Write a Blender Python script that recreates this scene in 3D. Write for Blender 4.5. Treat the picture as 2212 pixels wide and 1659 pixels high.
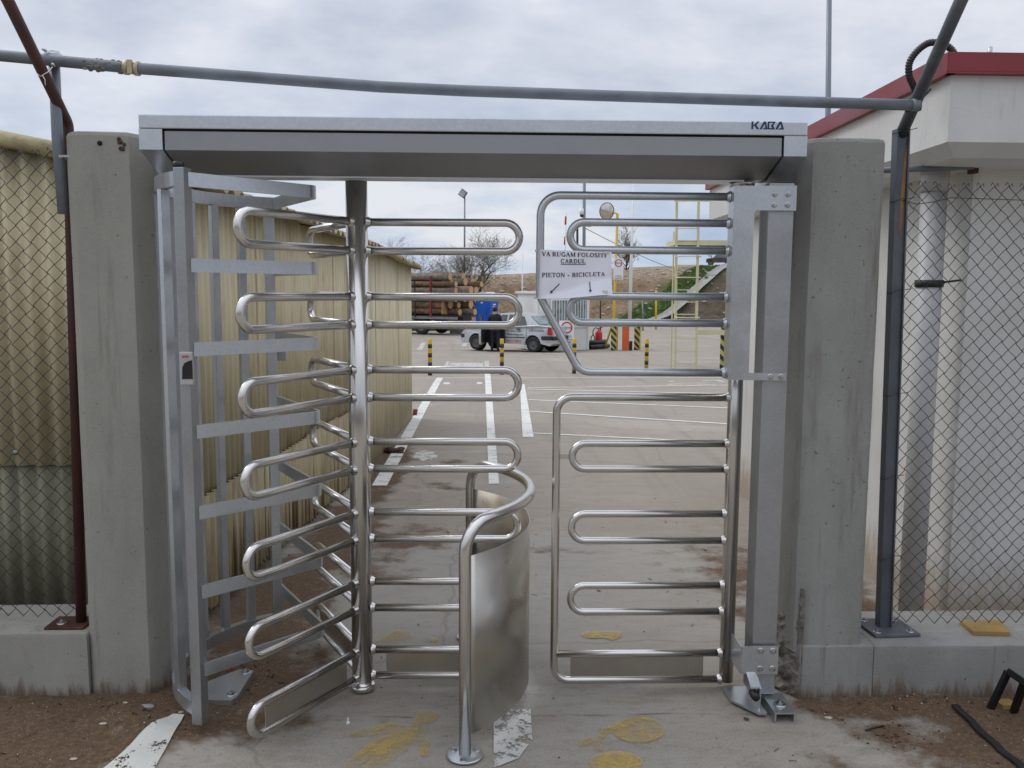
import bpy, bmesh, math, random
from mathutils import Vector, Matrix, noise
R = math.radians
random.seed(7)
for o in list(bpy.data.objects): bpy.data.objects.remove(o)
scene = bpy.context.scene
col = scene.collection

# ------------------------------------------------------------------ camera
F, CX, CY = 1900.0, 1106.0, 829.5            # survey units: photograph measured at 2212 x 1659
H, PITCH, YAW, ROLL = 1.68, R(6.15), R(1.75), 0.0058
fw = Vector((math.sin(YAW)*math.cos(PITCH), math.cos(YAW)*math.cos(PITCH), -math.sin(PITCH)))
r0 = Vector((math.cos(YAW), -math.sin(YAW), 0)); u0 = r0.cross(fw)
rt = r0*math.cos(ROLL) + u0*math.sin(ROLL); up = -r0*math.sin(ROLL) + u0*math.cos(ROLL)
CAM = Vector((0, 0, H))
cd = bpy.data.cameras.new('camera'); cam = bpy.data.objects.new('camera', cd); col.objects.link(cam)
cam.matrix_world = Matrix(((rt.x, up.x, -fw.x, 0), (rt.y, up.y, -fw.y, 0), (rt.z, up.z, -fw.z, H), (0, 0, 0, 1)))
cd.sensor_width = 36; cd.lens = 36*F/2212; cd.clip_start = .05; cd.clip_end = 3000
scene.camera = cam

# ------------------------------------------------------------------ sky, sun, exposure
SUN_EL, SUN_AZ = R(48), R(-62)               # azimuth measured from +Y towards +X
world = bpy.data.worlds.new('World'); scene.world = world; world.use_nodes = True
nt = world.node_tree; nt.nodes.clear()
N = lambda t: nt.nodes.new(t)
def wl(a, b): nt.links.new(a, b)
out = N('ShaderNodeOutputWorld'); bg = N('ShaderNodeBackground'); wl(bg.outputs[0], out.inputs[0])
sky = N('ShaderNodeTexSky'); sky.sky_type = 'NISHITA'; sky.sun_disc = False
sky.sun_elevation = SUN_EL; sky.sun_rotation = SUN_AZ
sk = N('ShaderNodeVectorMath'); sk.operation = 'SCALE'; sk.inputs['Scale'].default_value = .1; wl(sky.outputs[0], sk.inputs[0])
tc = N('ShaderNodeTexCoord'); mp = N('ShaderNodeMapping'); mp.inputs['Scale'].default_value = (1.0, 1.0, 2.6)
mp.inputs['Location'].default_value = (3.7, 1.2, .35)
wl(tc.outputs['Generated'], mp.inputs[0])
n1 = N('ShaderNodeTexNoise'); n1.inputs['Scale'].default_value = 3.1; n1.inputs['Detail'].default_value = 6; n1.inputs['Roughness'].default_value = .5
n1.inputs['Distortion'].default_value = .35
n2 = N('ShaderNodeTexNoise'); n2.inputs['Scale'].default_value = 8; n2.inputs['Detail'].default_value = 8; n2.inputs['Roughness'].default_value = .55
wl(mp.outputs[0], n1.inputs[0]); wl(mp.outputs[0], n2.inputs[0])
mx = N('ShaderNodeMix'); mx.inputs[0].default_value = .35; wl(n1.outputs[0], mx.inputs[2]); wl(n2.outputs[0], mx.inputs[3])
sep = N('ShaderNodeSeparateXYZ'); wl(tc.outputs['Generated'], sep.inputs[0])
elev = N('ShaderNodeMapRange'); elev.inputs[1].default_value = 0.0; elev.inputs[2].default_value = .26; elev.interpolation_type = 'SMOOTHSTEP'; wl(sep.outputs[2], elev.inputs[0])
rl = N('ShaderNodeValToRGB'); rl.color_ramp.elements[0].position = .36; rl.color_ramp.elements[1].position = .60
rl.color_ramp.elements[0].color = (.33, .445, .66, 1); rl.color_ramp.elements[1].color = (.80, .82, .87, 1)
e = rl.color_ramp.elements.new(.50); e.color = (.50, .60, .77, 1)
rh = N('ShaderNodeValToRGB'); rh.color_ramp.elements[0].position = .36; rh.color_ramp.elements[1].position = .60
rh.color_ramp.elements[0].color = (.49, .545, .67, 1); rh.color_ramp.elements[1].color = (.80, .825, .895, 1)
wl(mx.outputs[0], rl.inputs[0]); wl(mx.outputs[0], rh.inputs[0])
mc = N('ShaderNodeMix'); mc.data_type = 'RGBA'; wl(elev.outputs[0], mc.inputs[0]); wl(rl.outputs[0], mc.inputs[6]); wl(rh.outputs[0], mc.inputs[7])
mf = N('ShaderNodeMix'); mf.data_type = 'RGBA'; mf.inputs[0].default_value = .92; wl(sk.outputs[0], mf.inputs[6]); wl(mc.outputs[2], mf.inputs[7])
zen = N('ShaderNodeMapRange'); zen.inputs[1].default_value = .28; zen.inputs[2].default_value = 1.0; zen.inputs[3].default_value = 1.0; zen.inputs[4].default_value = 2.1; wl(sep.outputs[2], zen.inputs[0])
wl(mf.outputs[2], bg.inputs[0]); wl(zen.outputs[0], bg.inputs[1])
sd = bpy.data.lights.new('sun', 'SUN'); sd.energy = 1.0; sd.angle = R(22); sd.color = (1, .96, .9)
sun = bpy.data.objects.new('sun', sd); col.objects.link(sun)
sdir = Vector((math.sin(SUN_AZ)*math.cos(SUN_EL), math.cos(SUN_AZ)*math.cos(SUN_EL), math.sin(SUN_EL)))
sun.rotation_euler = sdir.to_track_quat('Z', 'Y').to_euler()
vs = scene.view_settings; vs.view_transform = 'Standard'; vs.look = 'None'; vs.exposure = 0; vs.gamma = 1; vs.use_curve_mapping = False
scene.render.engine = 'CYCLES'

# ------------------------------------------------------------------ survey helpers: a sight line to a world point at a known depth / height
PROF = [(-400, 0), (4, 0), (18, -.2), (37, -.85), (60, -1.1), (4000, -1.2)]
def gz(y):
    for (a, za), (b, zb) in zip(PROF, PROF[1:]):
        if y <= b: return za + (zb-za)*(y-a)/(b-a)
    return PROF[-1][1]
def ray(x, y): return fw + rt*((x-CX)/F) - up*((y-CY)/F)
def P(x, y, Y): d = ray(x, y); return CAM + d*(Y/d.y)
def Z(x, y, z): d = ray(x, y); return CAM + d*((z-H)/d.z)
def G(x, y):
    d = ray(x, y); z = 0
    for _ in range(60):
        p = CAM + d*((z-H)/d.z); z += (gz(p.y)-z)*.5
    return p

# ------------------------------------------------------------------ mesh helpers
ORG = {}
class MB:
    def __init__(s): s.v = []; s.f = []; s.m = []; s.sm = []
    def add(s, vs_, fs, mi=0, smooth=False):
        b = len(s.v); s.v += [Vector(v) for v in vs_]
        for f in fs: s.f.append([i+b for i in f]); s.m.append(mi); s.sm.append(smooth)
        return s
    def box(s, c, d, rz=0, mi=0, bev=0, M=None):
        x, y, z = d[0]/2, d[1]/2, d[2]/2
        if M is None: M = Matrix.Rotation(rz, 3, 'Z')
        c = Vector(c)
        if bev:
            bm = bmesh.new(); bmesh.ops.create_cube(bm, size=1)
            for v in bm.verts: v.co = Vector((v.co.x*2*x, v.co.y*2*y, v.co.z*2*z))
            bmesh.ops.bevel(bm, geom=bm.edges[:], offset=bev, segments=2, affect='EDGES', profile=.6)
            bm.verts.index_update()
            s.add([c+M@v.co for v in bm.verts], [[v.index for v in f.verts] for f in bm.faces], mi); bm.free(); return s
        pts = [c+M@Vector((a*x, b*y, e*z)) for e in (-1, 1) for a, b in ((-1, -1), (1, -1), (1, 1), (-1, 1))]
        return s.add(pts, [(3, 2, 1, 0), (4, 5, 6, 7), (0, 1, 5, 4), (1, 2, 6, 5), (2, 3, 7, 6), (3, 0, 4, 7)], mi)
    def bar(s, p, q, w, h, upv=(0, 0, 1), mi=0, bev=0):
        p, q = Vector(p), Vector(q); d = q-p; L = d.length; d.normalize()
        sv = d.cross(Vector(upv)).normalized(); uv = sv.cross(d)
        M = Matrix((sv, d, uv)).transposed()
        return s.box((p+q)/2, (w, L, h), mi=mi, bev=bev, M=M)
    def tube(s, path, r, n=10, mi=0, cap=True, smooth=True, closed=False):
        path = [Vector(p) for p in path]; k = len(path); rs = r if isinstance(r, (list, tuple)) else [r]*k
        T = []
        for i in range(k):
            a = path[(i-1) % k] if (closed or i) else path[i]; b = path[(i+1) % k] if (closed or i < k-1) else path[i]
            T.append((b-a).normalized())
        u = T[0].orthogonal().normalized(); rings = []; b0 = len(s.v)
        for i in range(k):
            u = (u - T[i]*u.dot(T[i]))
            u = u.normalized() if u.length > 1e-6 else T[i].orthogonal().normalized()
            w = T[i].cross(u)
            s.v += [path[i] + (u*math.cos(2*math.pi*j/n) + w*math.sin(2*math.pi*j/n))*rs[i] for j in range(n)]
        for i in range(k if closed else k-1):
            a, b = b0+i*n, b0+((i+1) % k)*n
            for j in range(n):
                s.f.append([a+j, a+(j+1) % n, b+(j+1) % n, b+j]); s.m.append(mi); s.sm.append(smooth)
        if cap and not closed:
            s.f.append([b0+j for j in reversed(range(n))]); s.m.append(mi); s.sm.append(False)
            e_ = b0+(k-1)*n; s.f.append([e_+j for j in range(n)]); s.m.append(mi); s.sm.append(False)
        return s
    def prism(s, poly, ax, bx, nrm, org, d0, d1, mi=0, mside=None):
        ax, bx, nrm, org = Vector(ax), Vector(bx), Vector(nrm), Vector(org); n = len(poly)
        A = [org+ax*p[0]+bx*p[1]+nrm*d0 for p in poly]; B = [org+ax*p[0]+bx*p[1]+nrm*d1 for p in poly]
        b = len(s.v); s.v += A+B
        ms = mi if mside is None else mside
        s.f.append([b+i for i in reversed(range(n))]); s.m.append(mi); s.sm.append(False)
        s.f.append([b+n+i for i in range(n)]); s.m.append(mi); s.sm.append(False)
        for i in range(n):
            j = (i+1) % n; s.f.append([b+i, b+j, b+n+j, b+n+i]); s.m.append(ms); s.sm.append(False)
        return s
    def lathe(s, prof, c, axis=(0, 0, 1), n=20, mi=0, smooth=True):
        ax = Vector(axis).normalized(); u = ax.orthogonal().normalized(); w = ax.cross(u); c = Vector(c); b = len(s.v)
        for r_, h_ in prof:
            s.v += [c+ax*h_+(u*math.cos(2*math.pi*j/n)+w*math.sin(2*math.pi*j/n))*max(r_, 1e-4) for j in range(n)]
        for i in range(len(prof)-1):
            for j in range(n):
                s.f.append([b+i*n+j, b+i*n+(j+1) % n, b+(i+1)*n+(j+1) % n, b+(i+1)*n+j]); s.m.append(mi); s.sm.append(smooth)
        return s
    def sphere(s, c, r, n=10, mi=0, sc=(1, 1, 1)):
        c = Vector(c); k = n//2; prof = [(math.sin(math.pi*i/k)*r, -math.cos(math.pi*i/k)*r) for i in range(k+1)]
        b = len(s.v); s.lathe(prof, (0, 0, 0), n=n, mi=mi)
        for i in range(b, len(s.v)): v = s.v[i]; s.v[i] = c+Vector((v.x*sc[0], v.y*sc[1], v.z*sc[2]))
        return s
    def mesh(s, name, mats, off=Vector((0, 0, 0))):
        me = bpy.data.meshes.new(name); me.from_pydata([tuple(v-off) for v in s.v], [], s.f)
        for m in (mats if isinstance(mats, (list, tuple)) else [mats]): me.materials.append(m)
        for p, mi, sm in zip(me.polygons, s.m, s.sm): p.material_index = mi; p.use_smooth = sm
        bm = bmesh.new(); bm.from_mesh(me); bmesh.ops.recalc_face_normals(bm, faces=bm.faces); bm.to_mesh(me); bm.free()
        me.update(); return me
    def build(s, name, mats, parent=None, loc=None):
        """world-space shapes -> one object; its origin is its parent's (or loc)"""
        off = ORG.get(parent.name, Vector((0, 0, 0))) if parent else (Vector(loc) if loc is not None else Vector((0, 0, 0)))
        o = bpy.data.objects.new(name, s.mesh(name, mats, off)); col.objects.link(o)
        if parent: o.parent = parent; ORG[o.name] = off
        else: o.location = off; ORG[o.name] = off
        return o
def tag(o, label=None, cat=None, group=None, kind=None):
    if label: o['label'] = label
    if cat: o['category'] = cat
    if group: o['group'] = group
    if kind: o['kind'] = kind
    return o
def thing(name, label, cat, loc=(0, 0, 0), group=None):
    o = bpy.data.objects.new(name, None); col.objects.link(o); o.location = loc; o.empty_display_size = .1
    ORG[o.name] = Vector(loc); return tag(o, label, cat, group)
def copy_tree(o, parent=None):
    c = o.copy(); col.objects.link(c); c.parent = parent
    for ch in list(o.children): copy_tree(ch, c)
    return c
def link(name, me, parent, loc=(0, 0, 0), rot=(0, 0, 0)):
    o = bpy.data.objects.new(name, me); col.objects.link(o); o.parent = parent; o.location = loc; o.rotation_euler = rot; return o
def arc(c, r, a0, a1, n, ax, bx):
    c, ax, bx = Vector(c), Vector(ax), Vector(bx)
    return [c+ax*(r*math.cos(a0+(a1-a0)*i/n))+bx*(r*math.sin(a0+(a1-a0)*i/n)) for i in range(n+1)]
def fillet(pts, rad, n=6):
    pts = [Vector(p) for p in pts]; o = [pts[0]]
    for i in range(1, len(pts)-1):
        a, b, c = pts[i-1], pts[i], pts[i+1]; r_ = rad[i-1] if isinstance(rad, (list, tuple)) else rad
        d1 = (a-b).normalized(); d2 = (c-b).normalized(); ang = d1.angle(d2)
        t = min(r_/math.tan(ang/2), (a-b).length*.49, (c-b).length*.49); rr = t*math.tan(ang/2)
        cen = b+(d1+d2).normalized()*(rr/math.sin(ang/2)); s1 = b+d1*t-cen; s2 = b+d2*t-cen
        tot = s1.angle(s2)
        for k in range(n+1): o.append(cen+(s1*math.sin((1-k/n)*tot)+s2*math.sin(k/n*tot))/math.sin(tot))
    o.append(pts[-1]); return o

# ------------------------------------------------------------------ materials
MAT = {}
class NT:
    def __init__(s, name):
        s.m = bpy.data.materials.new(name); s.m.use_nodes = True; s.t = s.m.node_tree; s.t.nodes.clear()
        s.out = s.n('ShaderNodeOutputMaterial'); s.b = s.n('ShaderNodeBsdfPrincipled'); s.l(s.b.outputs[0], s.out.inputs[0]); MAT[name] = s.m
    def n(s, t, **k):
        nd = s.t.nodes.new(t)
        for a, b in k.items(): setattr(nd, a, b)
        return nd
    def l(s, a, b): s.t.links.new(a, b)
    def co(s, kind='Object', scale=(1, 1, 1)):
        if kind == 'World': g = s.n('ShaderNodeNewGeometry').outputs['Position']
        else: g = s.n('ShaderNodeTexCoord').outputs[kind]
        m = s.n('ShaderNodeMapping'); m.inputs['Scale'].default_value = scale; s.l(g, m.inputs[0]); return m.outputs[0]
    def noise(s, co, scale, detail=5, rough=.55, dist=0):
        x = s.n('ShaderNodeTexNoise'); x.inputs['Scale'].default_value = scale; x.inputs['Detail'].default_value = detail
        x.inputs['Roughness'].default_value = rough; x.inputs['Distortion'].default_value = dist; s.l(co, x.inputs[0]); return x.outputs[0]
    def ramp(s, fac, *stops):
        x = s.n('ShaderNodeValToRGB'); el = x.color_ramp.elements
        while len(el) < len(stops): el.new(.5)
        for e_, (p, c) in zip(el, stops): e_.position = p; e_.color = (*c, 1) if len(c) == 3 else c
        s.l(fac, x.inputs[0]); return x.outputs[0]
    def mix(s, fac, a, b, mode='MIX'):
        x = s.n('ShaderNodeMix', data_type='RGBA', blend_type=mode)
        for i, v in ((0, fac), (6, a), (7, b)):
            if isinstance(v, (int, float)): x.inputs[i].default_value = v
            elif isinstance(v, (tuple, list)): x.inputs[i].default_value = (*v, 1)
            else: s.l(v, x.inputs[i])
        return x.outputs[2]
    def math(s, op, a, b=0.0, c=None):
        x = s.n('ShaderNodeMath', operation=op)
        for i, v in enumerate((a, b) if c is None else (a, b, c)):
            if isinstance(v, (int, float)): x.inputs[i].default_value = v
            else: s.l(v, x.inputs[i])
        return x.outputs[0]
    def rng(s, v, a, b, c=0., d=1.):
        x = s.n('ShaderNodeMapRange', interpolation_type='SMOOTHSTEP'); x.inputs[1].default_value = a; x.inputs[2].default_value = b
        x.inputs[3].default_value = c; x.inputs[4].default_value = d; s.l(v, x.inputs[0]); return x.outputs[0]
    def bump(s, h, strength=.3, dist=.01):
        x = s.n('ShaderNodeBump'); x.inputs['Strength'].default_value = strength; x.inputs['Distance'].default_value = dist
        s.l(h, x.inputs['Height']); s.l(x.outputs[0], s.b.inputs['Normal']); return x
    def set(s, **k):
        for a, v in k.items():
            i = s.b.inputs[{'col': 'Base Color', 'rough': 'Roughness', 'metal': 'Metallic', 'spec': 'Specular IOR Level', 'coat': 'Coat Weight', 'alpha': 'Alpha', 'ani': 'Anisotropic', 'emit': 'Emission Color', 'es': 'Emission Strength', 'tr': 'Transmission Weight'}[a]]
            if isinstance(v, (int, float)): i.default_value = v
            elif isinstance(v, (tuple, list)): i.default_value = (*v, 1)
            else: s.l(v, i)
        return s
def simple(name, c, rough=.6, metal=0, var=.25, scale=6, bump=0, bscale=60, spec=.5, coat=0, kind='Object', dirt=None):
    t = NT(name); co = t.co(kind); n = t.noise(co, scale, 3)
    d = tuple(x*(1-var) for x in c); l_ = tuple(min(1, x*(1+var*.6)) for x in c)
    cc = t.ramp(n, (.3, d), (.7, l_))
    if dirt: cc = t.mix(t.rng(t.noise(co, scale*.45, 5, .65), .52, .72), cc, dirt)
    t.set(col=cc, rough=t.rng(n, .3, .7, max(0, rough-.08), min(1, rough+.1)), metal=metal, spec=spec, coat=coat)
    if bump: t.bump(t.noise(co, bscale, 3, .65), bump, .01)
    return t.m

# ground
DIRT = [(-1.95, 3.1, .75, .40, 1.0), (-1.5, 3.42, .6, .22, 1.0), (-1.2, 3.30, .35, .28, .9), (-1.0, 3.7, .35, .55, .8), (-2.6, 3.0, .5, .6, .9), (-1.15, 4.6, .35, 1.0, .9), (-1.0, 6.0, .32, 1.6, .75), (-.95, 8.5, .22, 2.4, .8), (-.55, 5.9, .5, .4, .62), (-.75, 5.2, .4, .35, .5), (-.35, 7.6, .28, .22, .50), (-.35, 8.8, .28, .2, .48),
        (1.62, 3.36, .42, .12, .85), (2.1, 3.0, .5, .42, 1.0), (2.35, 2.6, .62, .6, 1.0), (2.2, 3.33, .6, .14, 1.0), (1.95, 4.9, .25, .9, .85), (1.55, 5.0, .5, 1.2, .45), (1.55, 3.15, .22, .16, .55), (.35, 5.6, .9, .2, .3), (-.9, 3.32, .5, .14, .5), (1.2, 2.86, .45, .2, .3)]
t = NT('concrete_ground'); co = t.co('World')
big = t.noise(co, .8, 5, .6, .4); mid = t.noise(t.co('World', (1, 2.4, 1)), 3.2, 6, .62); fine = t.noise(co, 120, 2, .7); grit = t.noise(co, 38, 3, .75)
c = t.ramp(big, (.28, (.22, .195, .157)), (.5, (.285, .26, .218)), (.72, (.35, .325, .28)))
c = t.mix(t.rng(mid, .46, .70, 0, .55), c, (.19, .15, .11))
c = t.mix(t.rng(t.noise(t.co('World', (1, 1.8, 1)), 11, 5, .7), .48, .70, 0, .5), c, (.17, .145, .115))
c = t.mix(t.rng(fine, .40, .66, 0, .32), c, (.42, .39, .34))
c = t.mix(t.rng(grit, .60, .73, 0, .6), c, (.10, .085, .065))
yard = t.rng(t.n('ShaderNodeSeparateXYZ').outputs[1], 5.6, 6.4)
sp = t.t.nodes[-1]
sxyz = [n_ for n_ in t.t.nodes if n_.bl_idname == 'ShaderNodeSeparateXYZ'][0]; t.l(co, sxyz.inputs[0])
c = t.mix(t.math('MULTIPLY', yard, .5), c, (.315, .265, .215))
ty = t.noise(t.co('World', (1.6, .10, 1)), 1.4, 4, .6, .6)
c = t.mix(t.math('MULTIPLY', yard, t.rng(ty, .52, .70, 0, .45)), c, (.20, .17, .14))
pa = t.noise(t.co('World', (.5, .9, 1)), .55, 5, .7)
c = t.mix(t.math('MULTIPLY', yard, t.rng(pa, .54, .62, 0, .38)), c, (.42, .375, .31))
ell = t.n('ShaderNodeVectorMath', operation='MULTIPLY'); sub_ = t.n('ShaderNodeVectorMath', operation='SUBTRACT'); t.l(co, sub_.inputs[0]); sub_.inputs[1].default_value = (.35, 4.75, 0); t.l(sub_.outputs[0], ell.inputs[0]); ell.inputs[1].default_value = (1/1.35, 1/1.25, 0)
eln = t.n('ShaderNodeVectorMath', operation='LENGTH'); t.l(ell.outputs[0], eln.inputs[0])
c = t.mix(t.math('MULTIPLY', t.rng(t.math('ADD', eln.outputs['Value'], t.math('MULTIPLY', t.math('SUBTRACT', mid, .5), .6)), .88, 1.06, 1, 0), .45), c, (.33, .315, .285))
# streaks pressed by sweeping / run-off along X
st = t.noise(t.co('World', (.55, 5.5, 1)), 5, 5, .7)
c = t.mix(t.rng(st, .58, .76, 0, .28), c, (.23, .19, .15))
# narrow construction joints
jn = t.noise(co, 2.2, 4)
jy = t.math('ABSOLUTE', t.math('SUBTRACT', t.math('ADD', sxyz.outputs[1], t.math('MULTIPLY', jn, .05)), 3.345))
c = t.mix(t.math('MULTIPLY', t.rng(jy, .002, .010, .7, 0), t.rng(t.noise(co, 7), .40, .62)), c, (.10, .085, .065))
ck = t.n('ShaderNodeTexVoronoi', feature='DISTANCE_TO_EDGE'); ck.inputs['Scale'].default_value = .42
ckm = t.n('ShaderNodeVectorMath', operation='ADD'); t.l(co, ckm.inputs[0])
nv = t.n('ShaderNodeTexNoise'); nv.inputs['Scale'].default_value = 3; nv.inputs['Detail'].default_value = 6; t.l(co, nv.inputs[0])
sc_ = t.n('ShaderNodeVectorMath', operation='SCALE'); sc_.inputs['Scale'].default_value = .22; t.l(nv.outputs[1], sc_.inputs[0]); t.l(sc_.outputs[0], ckm.inputs[1]); t.l(ckm.outputs[0], ck.inputs[0])
c = t.mix(t.math('MULTIPLY', t.rng(ck.outputs[0], .001, .005, 1, 0), .28), c, (.10, .085, .07))
# soil blown against the walls
dn = t.noise(co, 4.2, 8, .65)
at_ = t.n('ShaderNodeAttribute', attribute_name='soil')
mask = t.math('ADD', t.math('MULTIPLY', at_.outputs['Fac'], 2.0), t.math('ADD', -.7, t.math('MULTIPLY', t.math('SUBTRACT', dn, .5), 1.5)))
mk = t.rng(mask, .22, .62)
soil = t.ramp(t.noise(co, 46, 6, .7), (.3, (.072, .045, .026)), (.55, (.12, .076, .044)), (.75, (.185, .125, .076)))
soil = t.mix(t.rng(t.noise(co, 150, 2, .5), .66, .72, 0, .8), soil, (.42, .38, .31))
c = t.mix(mk, c, soil)
t.set(col=c, rough=t.rng(big, .3, .7, .78, .93), spec=.3)
bh = t.math('ADD', t.math('MULTIPLY', fine, .5), t.math('MULTIPLY', grit, .6)); t.bump(bh, .45, .008)

def worn(name, colr, lo, hi, rough=.7, streak=(1, 1, 1), sc=7, amax=1.0):
    t = NT(name); co = t.co('World', streak)
    n = t.noise(co, sc, 6, .72); f = t.noise(t.co('World'), 70, 2, .7)
    m = t.rng(t.math('ADD', n, t.math('MULTIPLY', f, .35)), lo, hi, 0, amax)
    cc = t.mix(t.rng(t.noise(t.co('World'), 2.6, 6), .4, .7, 0, .3), colr, tuple(x*.62 for x in colr))
    t.set(col=cc, rough=rough, spec=.35)
    tr = t.n('ShaderNodeBsdfTransparent'); ms = t.n('ShaderNodeMixShader'); t.l(m, ms.inputs[0]); t.l(tr.outputs[0], ms.inputs[1]); t.l(t.b.outputs[0], ms.inputs[2]); t.l(ms.outputs[0], t.out.inputs[0])
    return t.m
worn('paint_white', (.70, .69, .64), .535, .60, streak=(.35, 2.2, 1))
worn('paint_white_near', (.60, .60, .54), .535, .575, sc=9)
worn('paint_white_patchy', (.60, .59, .54), .56, .68, sc=11, amax=.92)
worn('paint_yellow', (.52, .36, .095), .48, .90, sc=5, amax=.78)

# metals
t = NT('stainless'); co = t.co('Object', (1, 1, .3))
n = t.noise(co, 4, 2); t.set(col=t.ramp(n, (.3, (.60, .575, .54)), (.7, (.68, .655, .62))), metal=1.0, rough=t.rng(n, .3, .7, .20, .27))
t = NT('stainless_sheet'); co = t.co('Object')
n = t.noise(co, 7, 4, .6); t.set(col=t.ramp(t.noise(t.co('Object'), 3, 6), (.3, (.44, .41, .36)), (.7, (.54, .51, .46))), metal=1.0, rough=t.rng(n, .3, .7, .26, .40))
t.bump(t.noise(t.co('Object', (1, 1, .35)), 2.2, 2), .12, .05)
def galv(name, lo, hi, r0_, r1_, metal=.85):
    t = NT(name); co = t.co('Object')
    v = t.n('ShaderNodeTexVoronoi'); v.inputs['Scale'].default_value = 110; t.l(co, v.inputs[0])
    sp_ = t.n('ShaderNodeSeparateColor'); t.l(v.outputs['Color'], sp_.inputs[0])
    n = t.noise(co, 5, 4, .65)
    f = t.math('ADD', t.math('MULTIPLY', sp_.outputs[0], .22), t.math('MULTIPLY', n, .78))
    c = t.ramp(f, (.2, lo), (.75, hi))
    t.set(col=c, metal=metal, rough=t.rng(n, .3, .7, r0_, r1_)); return t.m
galv('galvanised', (.47, .495, .515), (.60, .625, .65), .28, .36)
galv('galvanised_dull', (.33, .335, .345), (.41, .415, .425), .36, .46, .8)
simple('beam_cover', (.30, .30, .305), .42, .7, .05, 3, .05, 160, dirt=(.26, .26, .26))
simple('zinc_bolt', (.5, .5, .5), .35, 1, .2, 30)
simple('pipe_grey', (.17, .19, .21), .48, .25, .25, 9, .15, 70)
simple('post_grey', (.10, .11, .125), .5, .3, .3, 5, .15, 60, dirt=(.16, .16, .16))
simple('rust_paint', (.062, .020, .016), .55, 0, .35, 7, .2, 60, dirt=(.10, .035, .02))
simple('rust_streak', (.26, .14, .06), .8, 0, .4, 12, .2)
simple('brass_fitting', (.46, .40, .27), .5, .5, .25, 20, .2)
simple('mortar', (.24, .22, .19), .95, 0, .4, 30, .8, 90)
simple('wire', (.045, .045, .045), .6, .5, .4, 14)
simple('wire_green', (.03, .045, .045), .6, .3, .4, 14)
simple('black_gap', (.006, .006, .007), .9, 0, .1)
simple('black_plastic', (.014, .014, .015), .4, 0, .3, 9)
simple('black_paint', (.012, .011, .011), .42, .2, .3, 9, .1)
simple('reader_grey', (.44, .44, .43), .4, .2, .08, 9)
simple('led_red', (.6, .06, .08), .3)
simple('pvc_grey', (.45, .445, .44), .45, 0, .08, 3, .03, 30, dirt=(.32, .32, .33))
simple('ink_navy', (.018, .022, .09), .5)
simple('ink', (.02, .02, .025), .7)
# concrete of pillars and plinths
def conc(name, a, b, c_, stain):
    t = NT(name); co = t.co('World')
    n = t.noise(t.co('World', (1, 1, .55)), 2.4, 8, .62); f = t.noise(co, 160, 4, .7); p_ = t.noise(co, 34, 3, .5)
    cc = t.ramp(n, (.3, a), (.5, b), (.7, c_)); cc = t.mix(t.rng(f, .35, .7, 0, .3), cc, tuple(x*1.18 for x in c_))
    cc = t.mix(t.rng(t.noise(t.co('World', (3.5, 3.5, .5)), 2.2, 8, .7), .55, .74, 0, .6), cc, stain)
    cc = t.mix(t.rng(t.noise(co, 48, 2, .5), .69, .75, 0, .6), cc, tuple(x*.35 for x in a))
    cc = t.mix(t.rng(t.noise(t.co('World', (16, 16, .6)), 1.5, 4, .6), .60, .76, 0, .45), cc, stain)
    s3 = t.n('ShaderNodeSeparateXYZ'); t.l(co, s3.inputs[0])
    lowm = t.math('ADD', s3.outputs[2], t.math('MULTIPLY', t.math('SUBTRACT', t.noise(t.co('World', (14, 14, 2)), 2, 6, .7), .5), .26))
    cc = t.mix(t.rng(lowm, .0, .075, .85, 0), cc, (.12, .066, .038))
    t.set(col=cc, rough=.9, spec=.25); t.bump(t.math('ADD', t.math('MULTIPLY', f, .5), t.math('MULTIPLY', p_, -.6)), .4, .006); return t.m
conc('concrete_pillar', (.235, .226, .195), (.29, .28, .243), (.345, .335, .292), (.165, .157, .13))
conc('concrete_pillar_grey', (.20, .196, .178), (.25, .246, .226), (.305, .303, .28), (.125, .113, .09))
simple('concrete_broken', (.22, .20, .17), .95, 0, .55, 22, 1.0, 40, kind='World')
# buildings
t = NT('cream_sheet'); co = t.co('World', (2.5, 2.5, .35)); cw = t.co('World')
c = t.ramp(t.noise(co, 2.6, 5, .65), (.3, (.41, .345, .205)), (.5, (.54, .47, .30)), (.72, (.62, .555, .375)))
c = t.mix(t.rng(t.noise(t.co('World', (2, 2, .8)), 3.0, 5, .68), .54, .76, 0, .55), c, (.24, .18, .085))
s3 = t.n('ShaderNodeSeparateXYZ'); t.l(cw, s3.inputs[0])
lowm = t.math('ADD', s3.outputs[2], t.math('MULTIPLY', t.math('SUBTRACT', t.noise(t.co('World', (6, 6, 1)), 2, 6, .7), .5), .5))
c = t.mix(t.rng(lowm, .0, .45, .45, 0), c, (.20, .155, .09))
t.set(col=c, rough=.62, spec=.4); t.bump(t.noise(cw, 90, 5), .1, .004)
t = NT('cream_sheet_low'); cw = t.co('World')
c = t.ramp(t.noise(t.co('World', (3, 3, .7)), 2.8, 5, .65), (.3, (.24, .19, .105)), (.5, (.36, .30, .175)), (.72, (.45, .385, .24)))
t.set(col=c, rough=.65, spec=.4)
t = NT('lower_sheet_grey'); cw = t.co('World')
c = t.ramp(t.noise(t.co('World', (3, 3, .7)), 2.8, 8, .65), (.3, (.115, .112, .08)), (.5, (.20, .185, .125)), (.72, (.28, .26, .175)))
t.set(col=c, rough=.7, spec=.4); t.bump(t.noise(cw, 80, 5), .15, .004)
simple('roof_sheet', (.45, .385, .225), .85, 0, .45, 7, .5, 50, kind='World', dirt=(.17, .13, .07))
t = NT('white_plaster'); co = t.co('World')
c = t.ramp(t.noise(co, 1.5, 7), (.3, (.56, .55, .52)), (.7, (.69, .685, .66)))
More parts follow.
